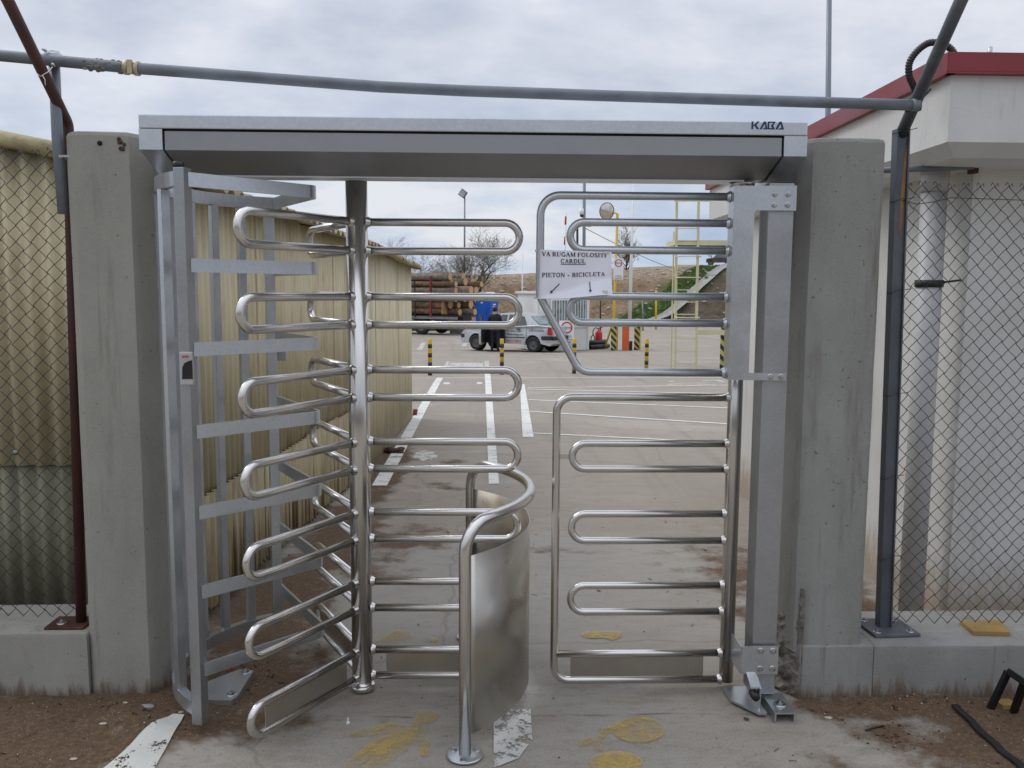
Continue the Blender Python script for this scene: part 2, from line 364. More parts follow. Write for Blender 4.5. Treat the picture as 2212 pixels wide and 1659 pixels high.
c = t.mix(t.rng(t.noise(t.co('World', (3, 3, .8)), 3.2, 8, .72), .58, .76, 0, .45), c, (.36, .33, .28))
c = t.mix(t.rng(t.noise(t.co('World', (7, 7, .45)), 1.6, 5, .7), .56, .74, 0, .38), c, (.33, .31, .28))
s3 = t.n('ShaderNodeSeparateXYZ'); t.l(co, s3.inputs[0])
lowm = t.math('ADD', s3.outputs[2], t.math('MULTIPLY', t.math('SUBTRACT', t.noise(t.co('World', (9, 9, 2)), 2, 6, .7), .5), .5))
c = t.mix(t.rng(lowm, .05, .38, .75, 0), c, (.30, .22, .14))
t.set(col=c, rough=.85, spec=.3); t.bump(t.noise(co, 70, 6, .7), .35, .006)
simple('red_fascia', (.225, .030, .037), .42, .1, .16, 2.5, .05, 60, kind='World', dirt=(.24, .035, .04))
# yard things
simple('yellow', (.62, .38, .025), .5, 0, .12, 5, dirt=(.45, .29, .05)); simple('black_band', (.025, .027, .03), .6, 0, .3, 8)
simple('yellow_dull', (.52, .45, .10), .6, 0, .2, 5, dirt=(.33, .29, .12)); simple('yellow_pole', (.60, .42, .03), .5, 0, .12, 3)
simple('cream_steel', (.62, .58, .36), .5, 0, .1, 4, dirt=(.48, .42, .26))
simple('orange', (.68, .13, .03), .45, 0, .1, 3, dirt=(.5, .12, .05)); simple('red_paint', (.55, .02, .025), .32, 0, .1, 5)
simple('white_paint', (.76, .76, .74), .5, 0, .06, 3); simple('white_plain', (.80, .80, .79), .55, 0, .04, 4)
simple('sign_red', (.55, .03, .04), .5); simple('booth_white', (.66, .66, .63), .55, 0, .08, 1.2, dirt=(.52, .51, .47))
simple('car_silver', (.50, .51, .53), .28, .25, .05, 2, coat=.6, dirt=(.52, .51, .49)); simple('car_grey', (.20, .22, .25), .3, .4, .08, 2, coat=.5)
simple('car_brown', (.055, .048, .042), .35, .3, .2, 2, coat=.4)
simple('rubber', (.022, .022, .022), .85, 0, .3, 20, dirt=(.07, .062, .052)); simple('rim_steel', (.11, .11, .115), .5, .5, .3, 8, dirt=(.16, .145, .125))
simple('interior_dark', (.012, .012, .014), .8); simple('trim_dark', (.022, .023, .026), .55, 0, .2, 4)
simple('tail_red', (.42, .008, .012), .18, 0, .1, 6, coat=.5); simple('seat_tan', (.42, .20, .13), .8)
t = NT('glass'); t.set(col=(.055, .075, .08), rough=.06, spec=.9)
t = NT('glass_pale'); t.set(col=t.ramp(t.noise(t.co('Object'), 2.6, 5), (.35, (.10, .13, .11)), (.62, (.34, .42, .42))), rough=.12, spec=.8)
t = NT('mirror'); t.set(col=t.ramp(t.noise(t.co('Object'), 5, 6), (.3, (.55, .52, .47)), (.7, (.80, .77, .72))), metal=1.0, rough=.22)
simple('toilet_blue', (.012, .105, .50), .42, 0, .12, 3); simple('toilet_roof', (.62, .68, .74), .5, 0, .05, 3)
simple('bark', (.15, .098, .058), .95, 0, .55, 5, .8, 22, kind='World', dirt=(.40, .18, .065)); simple('cut_wood', (.60, .36, .17), .8, 0, .2, 18, .2, 60)
simple('bark_grey', (.20, .17, .135), .95, 0, .45, 5, .8, 22, kind='World', dirt=(.36, .19, .08))
simple('truck_dark', (.028, .028, .032), .6, .3, .3, 4, dirt=(.08, .068, .055)); simple('stake_red', (.20, .022, .028), .5, .1, .25, 5)
simple('cargo_grey', (.22, .22, .225), .6, .3, .3, 4)
simple('skin', (.42, .23, .155), .55, 0, .08, 8); simple('hair', (.012, .010, .009), .6, 0, .3, 40)
simple('cloth_dark', (.014, .014, .018), .85, 0, .3, 14, .2, 80); simple('cloth_navy', (.015, .017, .03), .85, 0, .3, 14, .2, 80); simple('cloth_beige', (.42, .34, .23), .9, 0, .2, 14, .3, 60)
t = NT('earth'); co = t.co('World'); gx = t.n('ShaderNodeSeparateXYZ'); t.l(co, gx.inputs[0])
c = t.ramp(t.noise(t.co('World', (1, .6, 1.6)), .42, 6, .7), (.3, (.165, .105, .062)), (.5, (.27, .185, .115)), (.72, (.37, .275, .18)))
v = t.n('ShaderNodeTexVoronoi'); v.inputs['Scale'].default_value = 3.4; t.l(co, v.inputs[0])
zst = t.math('ADD', gx.outputs[2], t.math('MULTIPLY', t.noise(co, .22, 4), 2.6))
c = t.mix(t.math('MULTIPLY', t.rng(zst, 3.1, 4.3), .75), c, t.ramp(t.noise(co, 2.2, 5, .7), (.35, (.26, .20, .13)), (.6, (.47, .40, .29))))
c = t.mix(t.math('MULTIPLY', t.rng(v.outputs['Distance'], .05, .30, 1, 0), t.rng(t.noise(co, .25, 3), .42, .62)), c, (.50, .42, .31))
c = t.mix(t.rng(t.noise(co, 1.6, 6, .75), .52, .66, 0, .65), c, (.09, .06, .04))
ph = t.math('SUBTRACT', gx.outputs[0], t.math('MULTIPLY', t.math('SUBTRACT', gx.outputs[1], 70.4), .909))
pn = t.math('ADD', ph, t.math('MULTIPLY', t.math('SUBTRACT', t.noise(co, .35, 4, .6), .5), 4))
gm = t.math('MULTIPLY', t.rng(pn, 8.4, 10.2), t.rng(t.noise(co, .6, 4, .6), .30, .46))
gr = t.ramp(t.noise(co, 2.2, 7, .7), (.3, (.05, .085, .02)), (.6, (.09, .15, .035)), (.75, (.15, .16, .065)))
c = t.mix(gm, c, gr)
c = t.mix(t.math('MULTIPLY', t.rng(ph, 13.4, 14.0), .92), c, t.ramp(t.noise(co, 1.8, 7, .7), (.3, (.075, .056, .04)), (.7, (.17, .13, .095))))
t.set(col=c, rough=.95, spec=.2); t.bump(t.noise(co, 2.4, 5, .72), 1.0, .4)
simple('reflection_hall_brick', (.16, .10, .07), .9, 0, .3, 1.5, kind='World')
simple('grass', (.085, .15, .035), .9, 0, .5, 3); simple('limestone', (.48, .42, .33), .95, 0, .4, 4, .5, 10); simple('drain_concrete', (.30, .295, .275), .9, 0, .25, 3, .3)
simple('tree_bark', (.088, .068, .05), .95, 0, .4, 9); simple('twig', (.15, .122, .088), .95, 0, .3, 9); simple('bud', (.17, .15, .045), .9, 0, .3, 9)
simple('pole_steel', (.20, .225, .25), .5, .4, .12, 1.2); simple('lamp_glass', (.42, .47, .46), .3)
simple('wood_board', (.30, .19, .06), .7, 0, .2, 9, .2, 40); simple('cup_brown', (.22, .045, .025), .6); simple('litter_dry', (.085, .055, .03), .9, 0, .5, 40)
simple('litter_brown', (.09, .05, .032), .9, 0, .5, 30)
t = NT('paper'); co = t.co('Object')
t.set(col=t.ramp(t.noise(co, 6, 5), (.3, (.74, .74, .80)), (.7, (.80, .80, .85))), rough=.35, spec=.5); t.bump(t.noise(co, 14, 4), .12, .01)
simple('tape', (.62, .61, .58), .3)

# ------------------------------------------------------------------ ground
def ground_h(x, y):
    h = gz(y)
    for (cx, cy, rx, ry, s_) in DIRT:
        if cy < 4.2 and s_ > .8:
            d = ((x-cx)/rx)**2+((y-cy)/ry)**2
            if d < 1.6: h += .022*max(0, 1-d/1.6)*(.6+.8*noise.noise(Vector((x*6, y*6, 0))))
    if y < 8: h += .003*noise.noise(Vector((x*1.5, y*1.5, 3)))
    return h
mb = MB()
xs = [-600, -120, -40, -15, -6, -3.2]+[-3+.06*i for i in range(101)]+[3.2, 6, 15, 40, 120, 600]
ys = [-600, -100, -30, -8, 0, 1.4]+[1.5+.06*i for i in range(60)]+[5.2+.18*i for i in range(50)]+[14.6, 16, 18, 24, 30, 37, 45, 60, 75, 120, 400, 1500]
for y in ys:
    for x in xs: mb.v.append(Vector((x, y, ground_h(x, y))))
W_ = len(xs)
for j in range(len(ys)-1):
    for i in range(W_-1):
        a = j*W_+i; mb.f.append([a, a+1, a+1+W_, a+W_]); mb.m.append(0); mb.sm.append(True)
ground = tag(mb.build('ground', MAT['concrete_ground']), kind='structure')
sa = ground.data.attributes.new('soil', 'FLOAT', 'POINT')
for i, v_ in enumerate(ground.data.vertices):
    best = -.5
    for (x, y, rx, ry, s_) in DIRT: best = max(best, (1.35-math.hypot((v_.co.x-x)/rx, (v_.co.y-y)/ry))*s_)
    sa.data[i].value = (max(-.7, best)+.7)/2

def marking(name, pts, matn, lift=.005, px=True, sub=True, fin=.5):
    """painted sheet draped on the ground: polygon (survey points or world xy)"""
    w = [G(*p) if px else Vector((p[0], p[1], 0)) for p in pts]
    m = MB(); m.add([(p.x, p.y, 0) for p in w], [list(range(len(w)))])
    me = m.mesh(name, MAT[matn]); bm = bmesh.new(); bm.from_mesh(me)
    if sub:
        bmesh.ops.triangulate(bm, faces=bm.faces)
        for _ in range(7):
            ed = [e_ for e_ in bm.edges if e_.calc_length() > fin]
            if not ed: break
            bmesh.ops.subdivide_edges(bm, edges=ed, cuts=1); bmesh.ops.triangulate(bm, faces=bm.faces)
    for v_ in bm.verts: v_.co.z = ground_h(v_.co.x, v_.co.y)+lift
    for f_ in bm.faces:
        f_.normal_update()
        if f_.normal.z < 0: f_.normal_flip()
    bm.to_mesh(me); bm.free()
    o = bpy.data.objects.new(name, me); col.objects.link(o); o.parent = ground; return o
def strip(a, b, w0, w1, matn, name='painted_line', lift=.005):
    a, b = G(*a), G(*b); d = (b-a).normalized(); s_ = Vector((d.y, -d.x, 0)).normalized()
    n = max(1, int((b-a).length/.8)); L_ = []; R_ = []
    for i in range(n+1):
        p = a.lerp(b, i/n); w = (w0+(w1-w0)*i/n)/2; L_.append(p-s_*w); R_.append(p+s_*w)
    m = MB(); vs_ = []
    for p in L_+R_: vs_.append((p.x, p.y, ground_h(p.x, p.y)+lift))
    m.add(vs_, [(i, i+n+1, i+n+2, i+1) for i in range(n)])
    o = bpy.data.objects.new(name, m.mesh(name, MAT[matn])); col.objects.link(o); o.parent = ground; return o
# lane lines behind the gate
marking('painted_line', [(944, 816), (958, 816), (836, 1050), (803, 1050)], 'paint_white')
marking('painted_line', [(1047, 806), (1059, 806), (1078, 1046), (1056, 1046)], 'paint_white')
marking('painted_line', [(1123, 830), (1133, 830), (1153, 945), (1129, 945)], 'paint_white')
marking('painted_line', [(965, 781), (972, 781), (962, 800), (953, 800)], 'paint_white_patchy')
marking('painted_line', [(1046, 780), (1056, 780), (1058, 800), (1047, 800)], 'paint_white_patchy')
marking('painted_line', [(974, 784), (1044, 784), (1044, 794), (966, 794)], 'paint_white_patchy')
strip((958, 816), (1046, 816), .06, .06, 'paint_white')
strip((1126, 816), (1575, 816), .10, .10, 'paint_white'); strip((1140, 838), (1605, 832), .085, .085, 'paint_white')
strip((1138, 841), (1605, 852), .085, .085, 'paint_white'); strip((1142, 864), (1600, 883), .085, .085, 'paint_white')
strip((1143, 889), (1600, 918), .085, .085, 'paint_white'); strip((1150, 936), (1590, 958), .065, .065, 'paint_white')
for x, y, rx, ry in ((965, 828.5, 8, 2.6), (1036, 828, 7, 2.5)):
    marking('painted_dot', [(x+rx*math.cos(a*.628), y+ry*math.sin(a*.628)) for a in range(10)], 'paint_white_near', sub=False)
marking('painted_patch', [(x+26*math.cos(a*.45)*(1+.25*math.sin(a*2.3)), y+11*math.sin(a*.45)*(1+.2*math.cos(a*3))) for a in range(14) for x, y in ((919, 985),)], 'paint_white_patchy', sub=False)
strip((905, 756), (916, 740), .22, .22, 'paint_white_patchy'); strip((1002, 748), (1010, 734), .2, .2, 'paint_white_patchy')
# worn lettering far right
for pts in ([(1515, 823), (1556, 821), (1568, 826), (1562, 827), (1548, 823), (1516, 824.5)], [(1507, 830), (1545, 831.5), (1545, 832.5), (1505, 831)], [(1578, 824), (1600, 823), (1600, 824), (1578, 825.5)], [(1586, 829), (1612, 830), (1610, 831), (1586, 830.5)], [(1443, 824), (1458, 823), (1458, 824.5), (1443, 825.5)], [(1440, 830), (1476, 829.5), (1476, 831), (1440, 831.5)]):
    marking('painted_letter', pts, 'paint_white_patchy', sub=False)
# near markings
marking('painted_line', [(218, 1672), (330, 1672), (365, 1612), (399, 1556), (374, 1553), (352, 1566), (330, 1584), (302, 1604), (282, 1622), (256, 1644)], 'paint_white_near', lift=.007, fin=.05)
marking('painted_line', [(1067, 1536), (1146, 1534), (1150, 1600), (1120, 1640), (1066, 1662)], 'paint_white_patchy')
Y5 = lambda cx, cy: (725.8+.375*cx, 1365.2+.375*cy)
for i, pts in enumerate(([(430, 560), (440, 520), (470, 470), (490, 458), (540, 458), (575, 475), (585, 500), (560, 525), (510, 540), (480, 545), (500, 560)],
            [(75, 592), (150, 565), (325, 528), (410, 545), (460, 532), (545, 588), (545, 700), (540, 718), (488, 722), (480, 645), (462, 628), (405, 690), (345, 735), (250, 800), (150, 845), (185, 745), (110, 790), (60, 840), (20, 820), (70, 745), (200, 640), (255, 612), (330, 590), (130, 607)])):
    marking('painted_figure', [Y5(*p) for p in pts], 'paint_yellow', lift=.005+.0004*i)
for i, pts in enumerate(([(1745+152*math.cos(a*.4488), 571+76*math.sin(a*.4488)) for a in range(14)],
            [(1600, 545), (1625, 575), (1560, 600), (1515, 640), (1540, 690), (1490, 690), (1470, 655), (1400, 668), (1395, 640), (1450, 612), (1505, 620), (1530, 560)],
            [(1612+158*math.cos(a*.4488), 760+64*math.sin(a*.4488)) for a in range(14)],
            [(1410, 20), (1440, 4), (1560, 0), (1640, 4), (1640, 35), (1590, 55), (1550, 40), (1430, 42)],
            [(220, 60), (300, 20), (345, -10), (420, 0), (440, 60), (330, 70)], [(540, 40), (585, 44), (585, 62), (540, 62)])):
    marking('painted_bicycle' if i < 4 else 'painted_figure', [Y5(*p) for p in pts], 'paint_yellow', lift=.0052+.0004*i)

# ------------------------------------------------------------------ concrete pillars and plinths
def poly_col(poly, z0, z1, rnd=.018, seg=16, jit=.0025, seed=0):
    m = MB(); zs = [z0]+[z0+(z1-z0-rnd)*i/seg for i in range(1, seg+1)]; c = Vector((sum(p[0] for p in poly)/len(poly), sum(p[1] for p in poly)/len(poly), 0))
    pp = []
    for i in range(len(poly)):
        a, b = Vector((*poly[i], 0)), Vector((*poly[(i+1) % len(poly)], 0)); k = max(1, int((b-a).length/.06))
        pp += [a.lerp(b, j/k) for j in range(k)]
    n = len(pp)
    def ring(z, sh):
        for p in pp:
            d = (p-c).normalized(); q = p-d*sh
            m.v.append(Vector((q.x, q.y, z))+Vector((noise.noise(Vector((q.x*9, q.y*9, z*7+seed))), noise.noise(Vector((q.x*9+5, q.y*9, z*7+seed))), 0))*jit + Vector((0, 0, noise.noise(Vector((q.x*14, q.y*14, seed)))*.006 if z > z1-.05 else 0)))
    for z in zs: ring(z, 0)
    ring(z1-rnd*.3, rnd*.35); ring(z1, rnd)
    k = len(zs)+2
    for i in range(k-1):
        for j in range(n): m.f.append([i*n+j, i*n+(j+1) % n, (i+1)*n+(j+1) % n, (i+1)*n+j]); m.m.append(0); m.sm.append(False)
    m.f.append([(k-1)*n+j for j in range(n)]); m.m.append(0); m.sm.append(False); return m
pl = [(-1.585, 3.502), (-1.372, 3.502), (-1.318, 3.60), (-1.318, 3.83), (-1.62, 3.83), (-1.62, 3.53)]
left_pillar = thing('concrete_pillar', 'pale concrete gate pillar left of the turnstile cage, beside the brown fence post', 'pillar', (-1.48, 3.65, 0))
poly_col(pl, -.1, 2.275, seed=2).build('shaft', MAT['concrete_pillar'], left_pillar)
m = MB(); m.lathe([(.0, .001), (.009, .001), (.009, -.004)], P(215, 309, 3.4985), (0, -1, 0), 12); m.build('bolt_hole', MAT['black_gap'], left_pillar)
m = MB()
for k in range(7):
    a = k*.9; p = P(262+6*math.cos(a), 312+12*math.sin(a*1.3), 3.4985); m.lathe([(0, .0012), (.006+.004*random.random(), .001), (.006, -.003)], p, (0, -1, 0), 7)
m.build('chipped_hole', MAT['litter_brown'], left_pillar)
pr = [(1.272, 3.455), (1.332, 3.445), (1.535, 3.445), (1.556, 3.465), (1.556, 3.80), (1.20, 3.80), (1.205, 3.62)]
right_pillar = thing('concrete_pillar', 'grey concrete gate pillar right of the turnstile with a broken lower corner', 'pillar', (1.38, 3.6, 0))
m = MB(); sh = poly_col(pr, .2, 2.272, seed=9); sh.build('shaft', MAT['concrete_pillar_grey'], right_pillar)
base = poly_col([(1.295, 3.434), (1.60, 3.434), (1.60, 3.82), (1.20, 3.82), (1.212, 3.60)], -.1, .232, rnd=.006, seg=4, seed=4); base.build('footing', MAT['concrete_pillar_grey'], right_pillar)
m = MB(); nu_, nv2 = 10, 26                              # spalled, crumbling corner
for j in range(nv2+1):
    for i in range(nu_+1):
        u = i/nu_; zz = .0+.47*j/nv2; edge = math.sin(math.pi*u)**.6*min(1, (1-j/nv2)*3)
        x = 1.207+.092*u; y = 3.612-.185*u; n_ = noise.fractal(Vector((x*38, y*38, zz*30)), .8, 2.2, 4)
        k_ = (.006+.020*n_)*edge-.004*(1-edge)
        m.v.append(Vector((x-.9*k_, y-.45*k_, zz)))
for j in range(nv2):
    for i in range(nu_):
        a = j*(nu_+1)+i; m.f.append([a, a+1, a+nu_+2, a+nu_+1]); m.m.append(0); m.sm.append(False)
m.build('broken_corner', MAT['concrete_broken'], right_pillar)
def plinth(name, label, x0, x1, y0, y1, z1, matn, seed):
    o = poly_col([(x0, y0), (x1, y0), (x1, y1), (x0, y1)], -.1, z1, rnd=.012, seg=5, jit=.003, seed=seed).build(name, MAT[matn], loc=((x0+x1)/2, (y0+y1)/2, 0))
    return tag(o, label, 'wall')
plinth('low_wall', 'low pale concrete plinth under the wire fence on the left', -6.0, -1.623, 3.506, 3.85, .272, 'concrete_pillar', 11)
plinth('low_wall', 'low grey concrete plinth under the wire fence on the right', 1.603, 6.0, 3.432, 3.83, .228, 'concrete_pillar_grey', 15)

# ------------------------------------------------------------------ turnstile frame
SS, GV, GD = MAT['stainless'], MAT['galvanised'], MAT['galvanised_dull']
AX = Vector((-.512, 3.56, 0))
fr = thing('full_height_turnstile', 'galvanised full height turnstile frame with overhead beam, side cage and right post', 'turnstile', (-.05, 3.5, 0))
YF, YB = 3.30, 3.82
# overhead beam: box frame, sloping end caps, recessed cover
m = MB(); m.box((-.033, (YF+YB)/2, 2.276), (2.445, YB-YF, .050), bev=.004); bm_top = m.build('overhead_beam', GV, fr)
xl, xr = -1.2555, 1.1895
for s_, x0, x1 in ((-1, xl, -1.172), (1, 1.1035, xr)):
    m = MB(); prof = [(YF, 2.2495), (YF, 2.176), (YF+.205, 2.104), (YB-.205, 2.104), (YB, 2.176), (YB, 2.2495)]
    m.prism([(p[0], p[1]) for p in prof], (0, 1, 0), (0, 0, 1), (1, 0, 0), (0, 0, 0), x0, x1)
    m.build('beam_end_cap', GV, bm_top)
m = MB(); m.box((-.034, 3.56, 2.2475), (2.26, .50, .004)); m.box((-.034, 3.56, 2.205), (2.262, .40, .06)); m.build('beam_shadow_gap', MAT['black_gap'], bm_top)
m = MB(); prof = [(YF+.006, 2.238), (YF+.004, 2.176), (YF+.207, 2.114), (YB-.207, 2.114), (YB-.004, 2.176), (YB-.006, 2.238)]
m.prism([(a_, b_+(.005 if b_ > 2.2 else 0)) for a_, b_ in prof], (0, 1, 0), (0, 0, 1), (1, 0, 0), (0, 0, 0), -1.165, 1.096); cov = m.build('beam_cover', MAT['beam_cover'], bm_top)
m = MB(); m.box((-.05, 3.56, 2.1105), (2.14, .10, .006)); m.build('cover_lip', GV, bm_top)
def poly_mesh(polys, org, ax, bx, nr, lift):
    m = MB()
    for i, p in enumerate(polys):
        m.add([Vector(org)+Vector(ax)*a+Vector(bx)*b+Vector(nr)*(lift+.00008*i) for a, b in p], [list(range(len(p)))])
    return m
kp = [[(0, 0), (.24, 0), (.24, 1), (0, 1)], [(.24, .40), (.52, .40), (1.06, 1), (.74, 1), (.24, .48)], [(.36, .56), (.62, .56), (1.04, 0), (.70, 0)],
      [(1.08, 0), (1.36, 0), (1.92, 1), (1.62, 1)], [(1.74, 1), (1.92, 1), (2.12, 0), (1.86, 0)], [(1.50, 0), (2.0, 0), (2.0, .15), (1.58, .15)],
      [(2.14, 1), (3.22, 1), (3.10, .84), (2.18, .84)], [(2.14, 0), (2.36, 0), (2.36, 1), (2.14, 1)], [(2.98, .96), (3.22, 1), (2.88, .5), (2.60, .5)], [(2.60, .5), (2.88, .5), (3.12, 0), (2.84, 0)], [(2.3, 0), (3.1, 0), (3.02, .16), (2.3, .16)],
      [(3.18, 0), (3.46, 0), (3.98, 1), (3.68, 1)], [(3.80, 1), (3.98, 1), (4.32, 0), (4.04, 0)], [(3.58, 0), (4.2, 0), (4.15, .15), (3.66, .15)]]
ko = P(1623, 279, YF); s_ = (P(1693, 279, YF)-ko).x/4.3
poly_mesh([[(a*s_, b*s_*1.0) for a, b in p] for p in kp], (ko.x, YF-.001, ko.z), (1, 0, 0), (0, 0, 1), (0, -1, 0), .0).build('lettering', MAT['ink_navy'], bm_top)
# curved side cage
P1, P2 = Vector((-1.085, 3.205, 0)), Vector((-.99, 4.10, 0))
mid = (P1+P2)/2; nrm = Vector((.994, -.105, 0)).normalized(); tt = .32; cc = mid+nrm*tt; Rc = (P1-cc).length
a0 = math.atan2(P1.y-cc.y, P1.x-cc.x); a1 = math.atan2(P2.y-cc.y, P2.x-cc.x)-2*math.pi
def cage(a, r=Rc): return Vector((cc.x+r*math.cos(a), cc.y+r*math.sin(a), 0))
m = MB(); m.box((P1.x+.012, P1.y, 1.072), (.042, .050, 2.055), rz=R(-14), bev=.003); m.build('cage_post', GD, fr)
m = MB(); m.box((P2.x, P2.y, 1.09), (.045, .045, 2.0), rz=R(20), bev=.004); m.build('cage_post', GV, fr)
def flat_strip(pts, h, th):
    m = MB(); pts = [Vector(p) for p in pts]; n = len(pts); ins = []; outs = []
    for i in range(n):
        d = (pts[min(i+1, n-1)]-pts[max(i-1, 0)]).normalized(); s2 = Vector((d.y, -d.x, 0)).normalized()*th/2
        ins.append(pts[i]+s2); outs.append(pts[i]-s2)
    dz = Vector((0, 0, h/2))
    for i in range(n): m.v += [ins[i]-dz, outs[i]-dz, outs[i]+dz, ins[i]+dz]
    for i in range(n-1):
        a = i*4; b = a+4
        for j in range(4): m.f.append([a+j, a+(j+1) % 4, b+(j+1) % 4, b+j]); m.m.append(0); m.sm.append(False)
    m.f += [[3, 2, 1, 0], [(n-1)*4+j for j in range(4)]]; m.m += [0, 0]; m.sm += [False, False]; return m
for z, th in ((2.062, .030), (.105, .034)):
    flat_strip([cage(a0+(a1-a0)*i/28)+Vector((0, 0, z)) for i in range(29)], .052, th).build('cage_ring', GV, fr)
bar_me = None
for k, f in enumerate((.14, .30, .46, .615, .745, .875)):
    a = a0+(a1-a0)*f; p = cage(a)
    m = MB(); m.box((p.x, p.y, 1.083), (.036, .026, 1.905), rz=a+(R(90) if k > 2 else R(20)), bev=.002); m.build('cage_bar', GV if k != 1 else GD, fr)
m = MB(); m.lathe([(0, 0), (.02, 0), (.02, .02), (.0, .02)], (P1.x, P1.y, 2.1), n=10); m.build('post_cap', MAT['black_plastic'], fr)
for k in range(7):
    z = 2.06-.3015*k; tip = Vector((-.672, 3.585, z))
    path = fillet([P1+Vector((.03, .0, z)), tip, P2+Vector((.02, 0, z))], .045, 7)
    flat_strip(path, .050, .012).build('cage_hoop', GV, fr)
# foot plate with bolts
fp = [Z(x, y, .040) for x, y in ((424, 1481), (424, 1512), (500, 1513), (513, 1504), (548, 1448), (516, 1446))]
m = MB(); m.prism([(p.x, p.y) for p in fp], (1, 0, 0), (0, 1, 0), (0, 0, 1), (0, 0, 0), .006, .040); fpl = m.build('foot_plate', GV, fr)
def bolt(p, ax, parent, r=.011, name='bolt'):
    m = MB(); m.lathe([(r*1.9, 0), (r*1.9, r*.25), (r*1.1, r*.25)], p, ax, 14); m.lathe([(r*1.1, r*.2), (r*1.1, r*1.0), (r*.5, r*1.0), (r*.5, r*1.6), (0, r*1.6)], p, ax, 6, smooth=False)
    return m.build(name, MAT['zinc_bolt'], parent)
bolt(Z(500, 1500, .040), (0, 0, 1), fpl); bolt(Z(532, 1452, .040), (0, 0, 1), fpl)
# right post, mounting plate and upper fixed panel
m = MB(); m.box((1.128, 3.435, 1.07), (.098, .11, 2.035), bev=.004); m.build('frame_post', GD, fr)
YP = 3.374
m = MB(); pp = [(.942, 1.335), (1.168, 1.333), (1.168, 1.362), (1.022, 1.362), (1.022, 1.975), (1.03, 1.984), (1.182, 1.984), (1.182, 2.078), (.942, 2.075)]
m.prism(pp, (1, 0, 0), (0, 0, 1), (0, 1, 0), (0, 0, 0), YP-.005, YP+.003); mpl = m.build('mounting_plate', GV, fr)
m = MB(); m.box((.946, 3.413, 1.705), (.006, .066, .74)); m.build('plate_flange', GV, mpl)
for x, z in ((1.097, 2.045), (1.148, 2.045), (1.097, 2.005), (1.148, 2.005), (1.107, 1.348), (1.148, 1.348)):
    bolt((x, YP-.005, z), (0, -1, 0), mpl, .006)
m = MB(); m.lathe([(.032, -.045), (.032, -.0), (.05, 0), (.05, .02)], (1.027, 3.56, 2.085), n=20); m.build('bearing', SS, fr)
YU = 3.43
su = lambda x, z: (x*YU/3.5, YU, H+(z-H)*YU/3.5)
def uloop(zt, zb, xt, xp, Y, r_=None):
    r_ = (zt-zb)/2
    return [Vector((xp, Y, zt))]+arc((xt+r_, Y, (zt+zb)/2), r_, math.pi/2, 1.5*math.pi, 12, (1, 0, 0), (0, 0, 1))+[Vector((xp, Y, zb))]
m = MB(); m.tube(fillet([su(.966, 2.047), su(.215, 2.047), su(.215, 1.655), su(.378, 1.352), su(.966, 1.350)], [.075, .05, .07], 8), .0155, 14)
m.build('upper_outer_rail', GV, fr)
for zt, zb in ((1.944, 1.836), (1.654, 1.549)):
    m = MB(); m.tube(uloop(su(0, zt)[2], su(0, zb)[2], .333*YU/3.5, .947, YU), .0155, 14); m.build('upper_loop_rail', GV, fr)
for z in (2.047, 1.944, 1.836, 1.654, 1.549, 1.35):
    m = MB(); m.lathe([(.0158, -.012), (.021, -.004), (.022, 0)], (.942, YU, su(0, z)[2]), (1, 0, 0), 12); m.build('weld', GV, fr)
# post foot: clamp box, wedge stop and anchor foot
m = MB(); x0, x1, y0, y1 = 1.030, 1.178, 3.362, 3.50
for a, b in (((x0, y1), (x0, y0)), ((x0, y0), (x1, y0))):
    m.bar((a[0], a[1], .205), (b[0], b[1], .205), .007, .115)
cb = m.build('clamp_box', GV, fr)
for x, z in ((1.105, .245), (1.155, .245), (1.105, .17), (1.155, .17)): bolt((x, y0-.004, z), (0, -1, 0), cb, .007)
m = MB(); m.box((1.175, 3.33, .038), (.085, .17, .007)); m.box((1.137, 3.33, .02), (.007, .168, .032)); m.box((1.213, 3.33, .02), (.007, .168, .032)); af = m.build('anchor_foot', GV, fr)
bolt((1.175, 3.31, .042), (0, 0, 1), af, .013)
m = MB(); m.prism([(1.00, 3.52), (1.005, 3.40), (1.085, 3.285), (1.115, 3.285), (1.115, 3.52)], (1, 0, 0), (0, 1, 0), (0, 0, 1), (0, 0, 0), .012, .021); m.build('stop_plate', GV, fr)
m = MB(); m.prism([(3.30, .02), (3.285, .12), (3.30, .125), (3.46, .20), (3.46, .02)], (0, 1, 0), (0, 0, 1), (1, 0, 0), (0, 0, 0), 1.085, 1.092); m.prism([(3.29, .118), (3.29, .124), (3.46, .206), (3.46, .20)], (0, 1, 0), (0, 0, 1), (1, 0, 0), (0, 0, 0), 1.05, 1.085); m.build('stop_wedge', GV, fr)
m = MB(); m.lathe([(0, 0), (.017, 0), (.017, .045), (0, .045)], (1.07, 3.285, .085), (0, 1, 0), 14); m.build('rubber_buffer', MAT['black_plastic'], fr)
m = MB(); m.lathe([(0, 0), (.014, 0), (.014, .04), (0, .04)], (1.03, 3.46, .16), (1, 0, 0), 12); m.build('rubber_buffer', MAT['black_plastic'], fr)

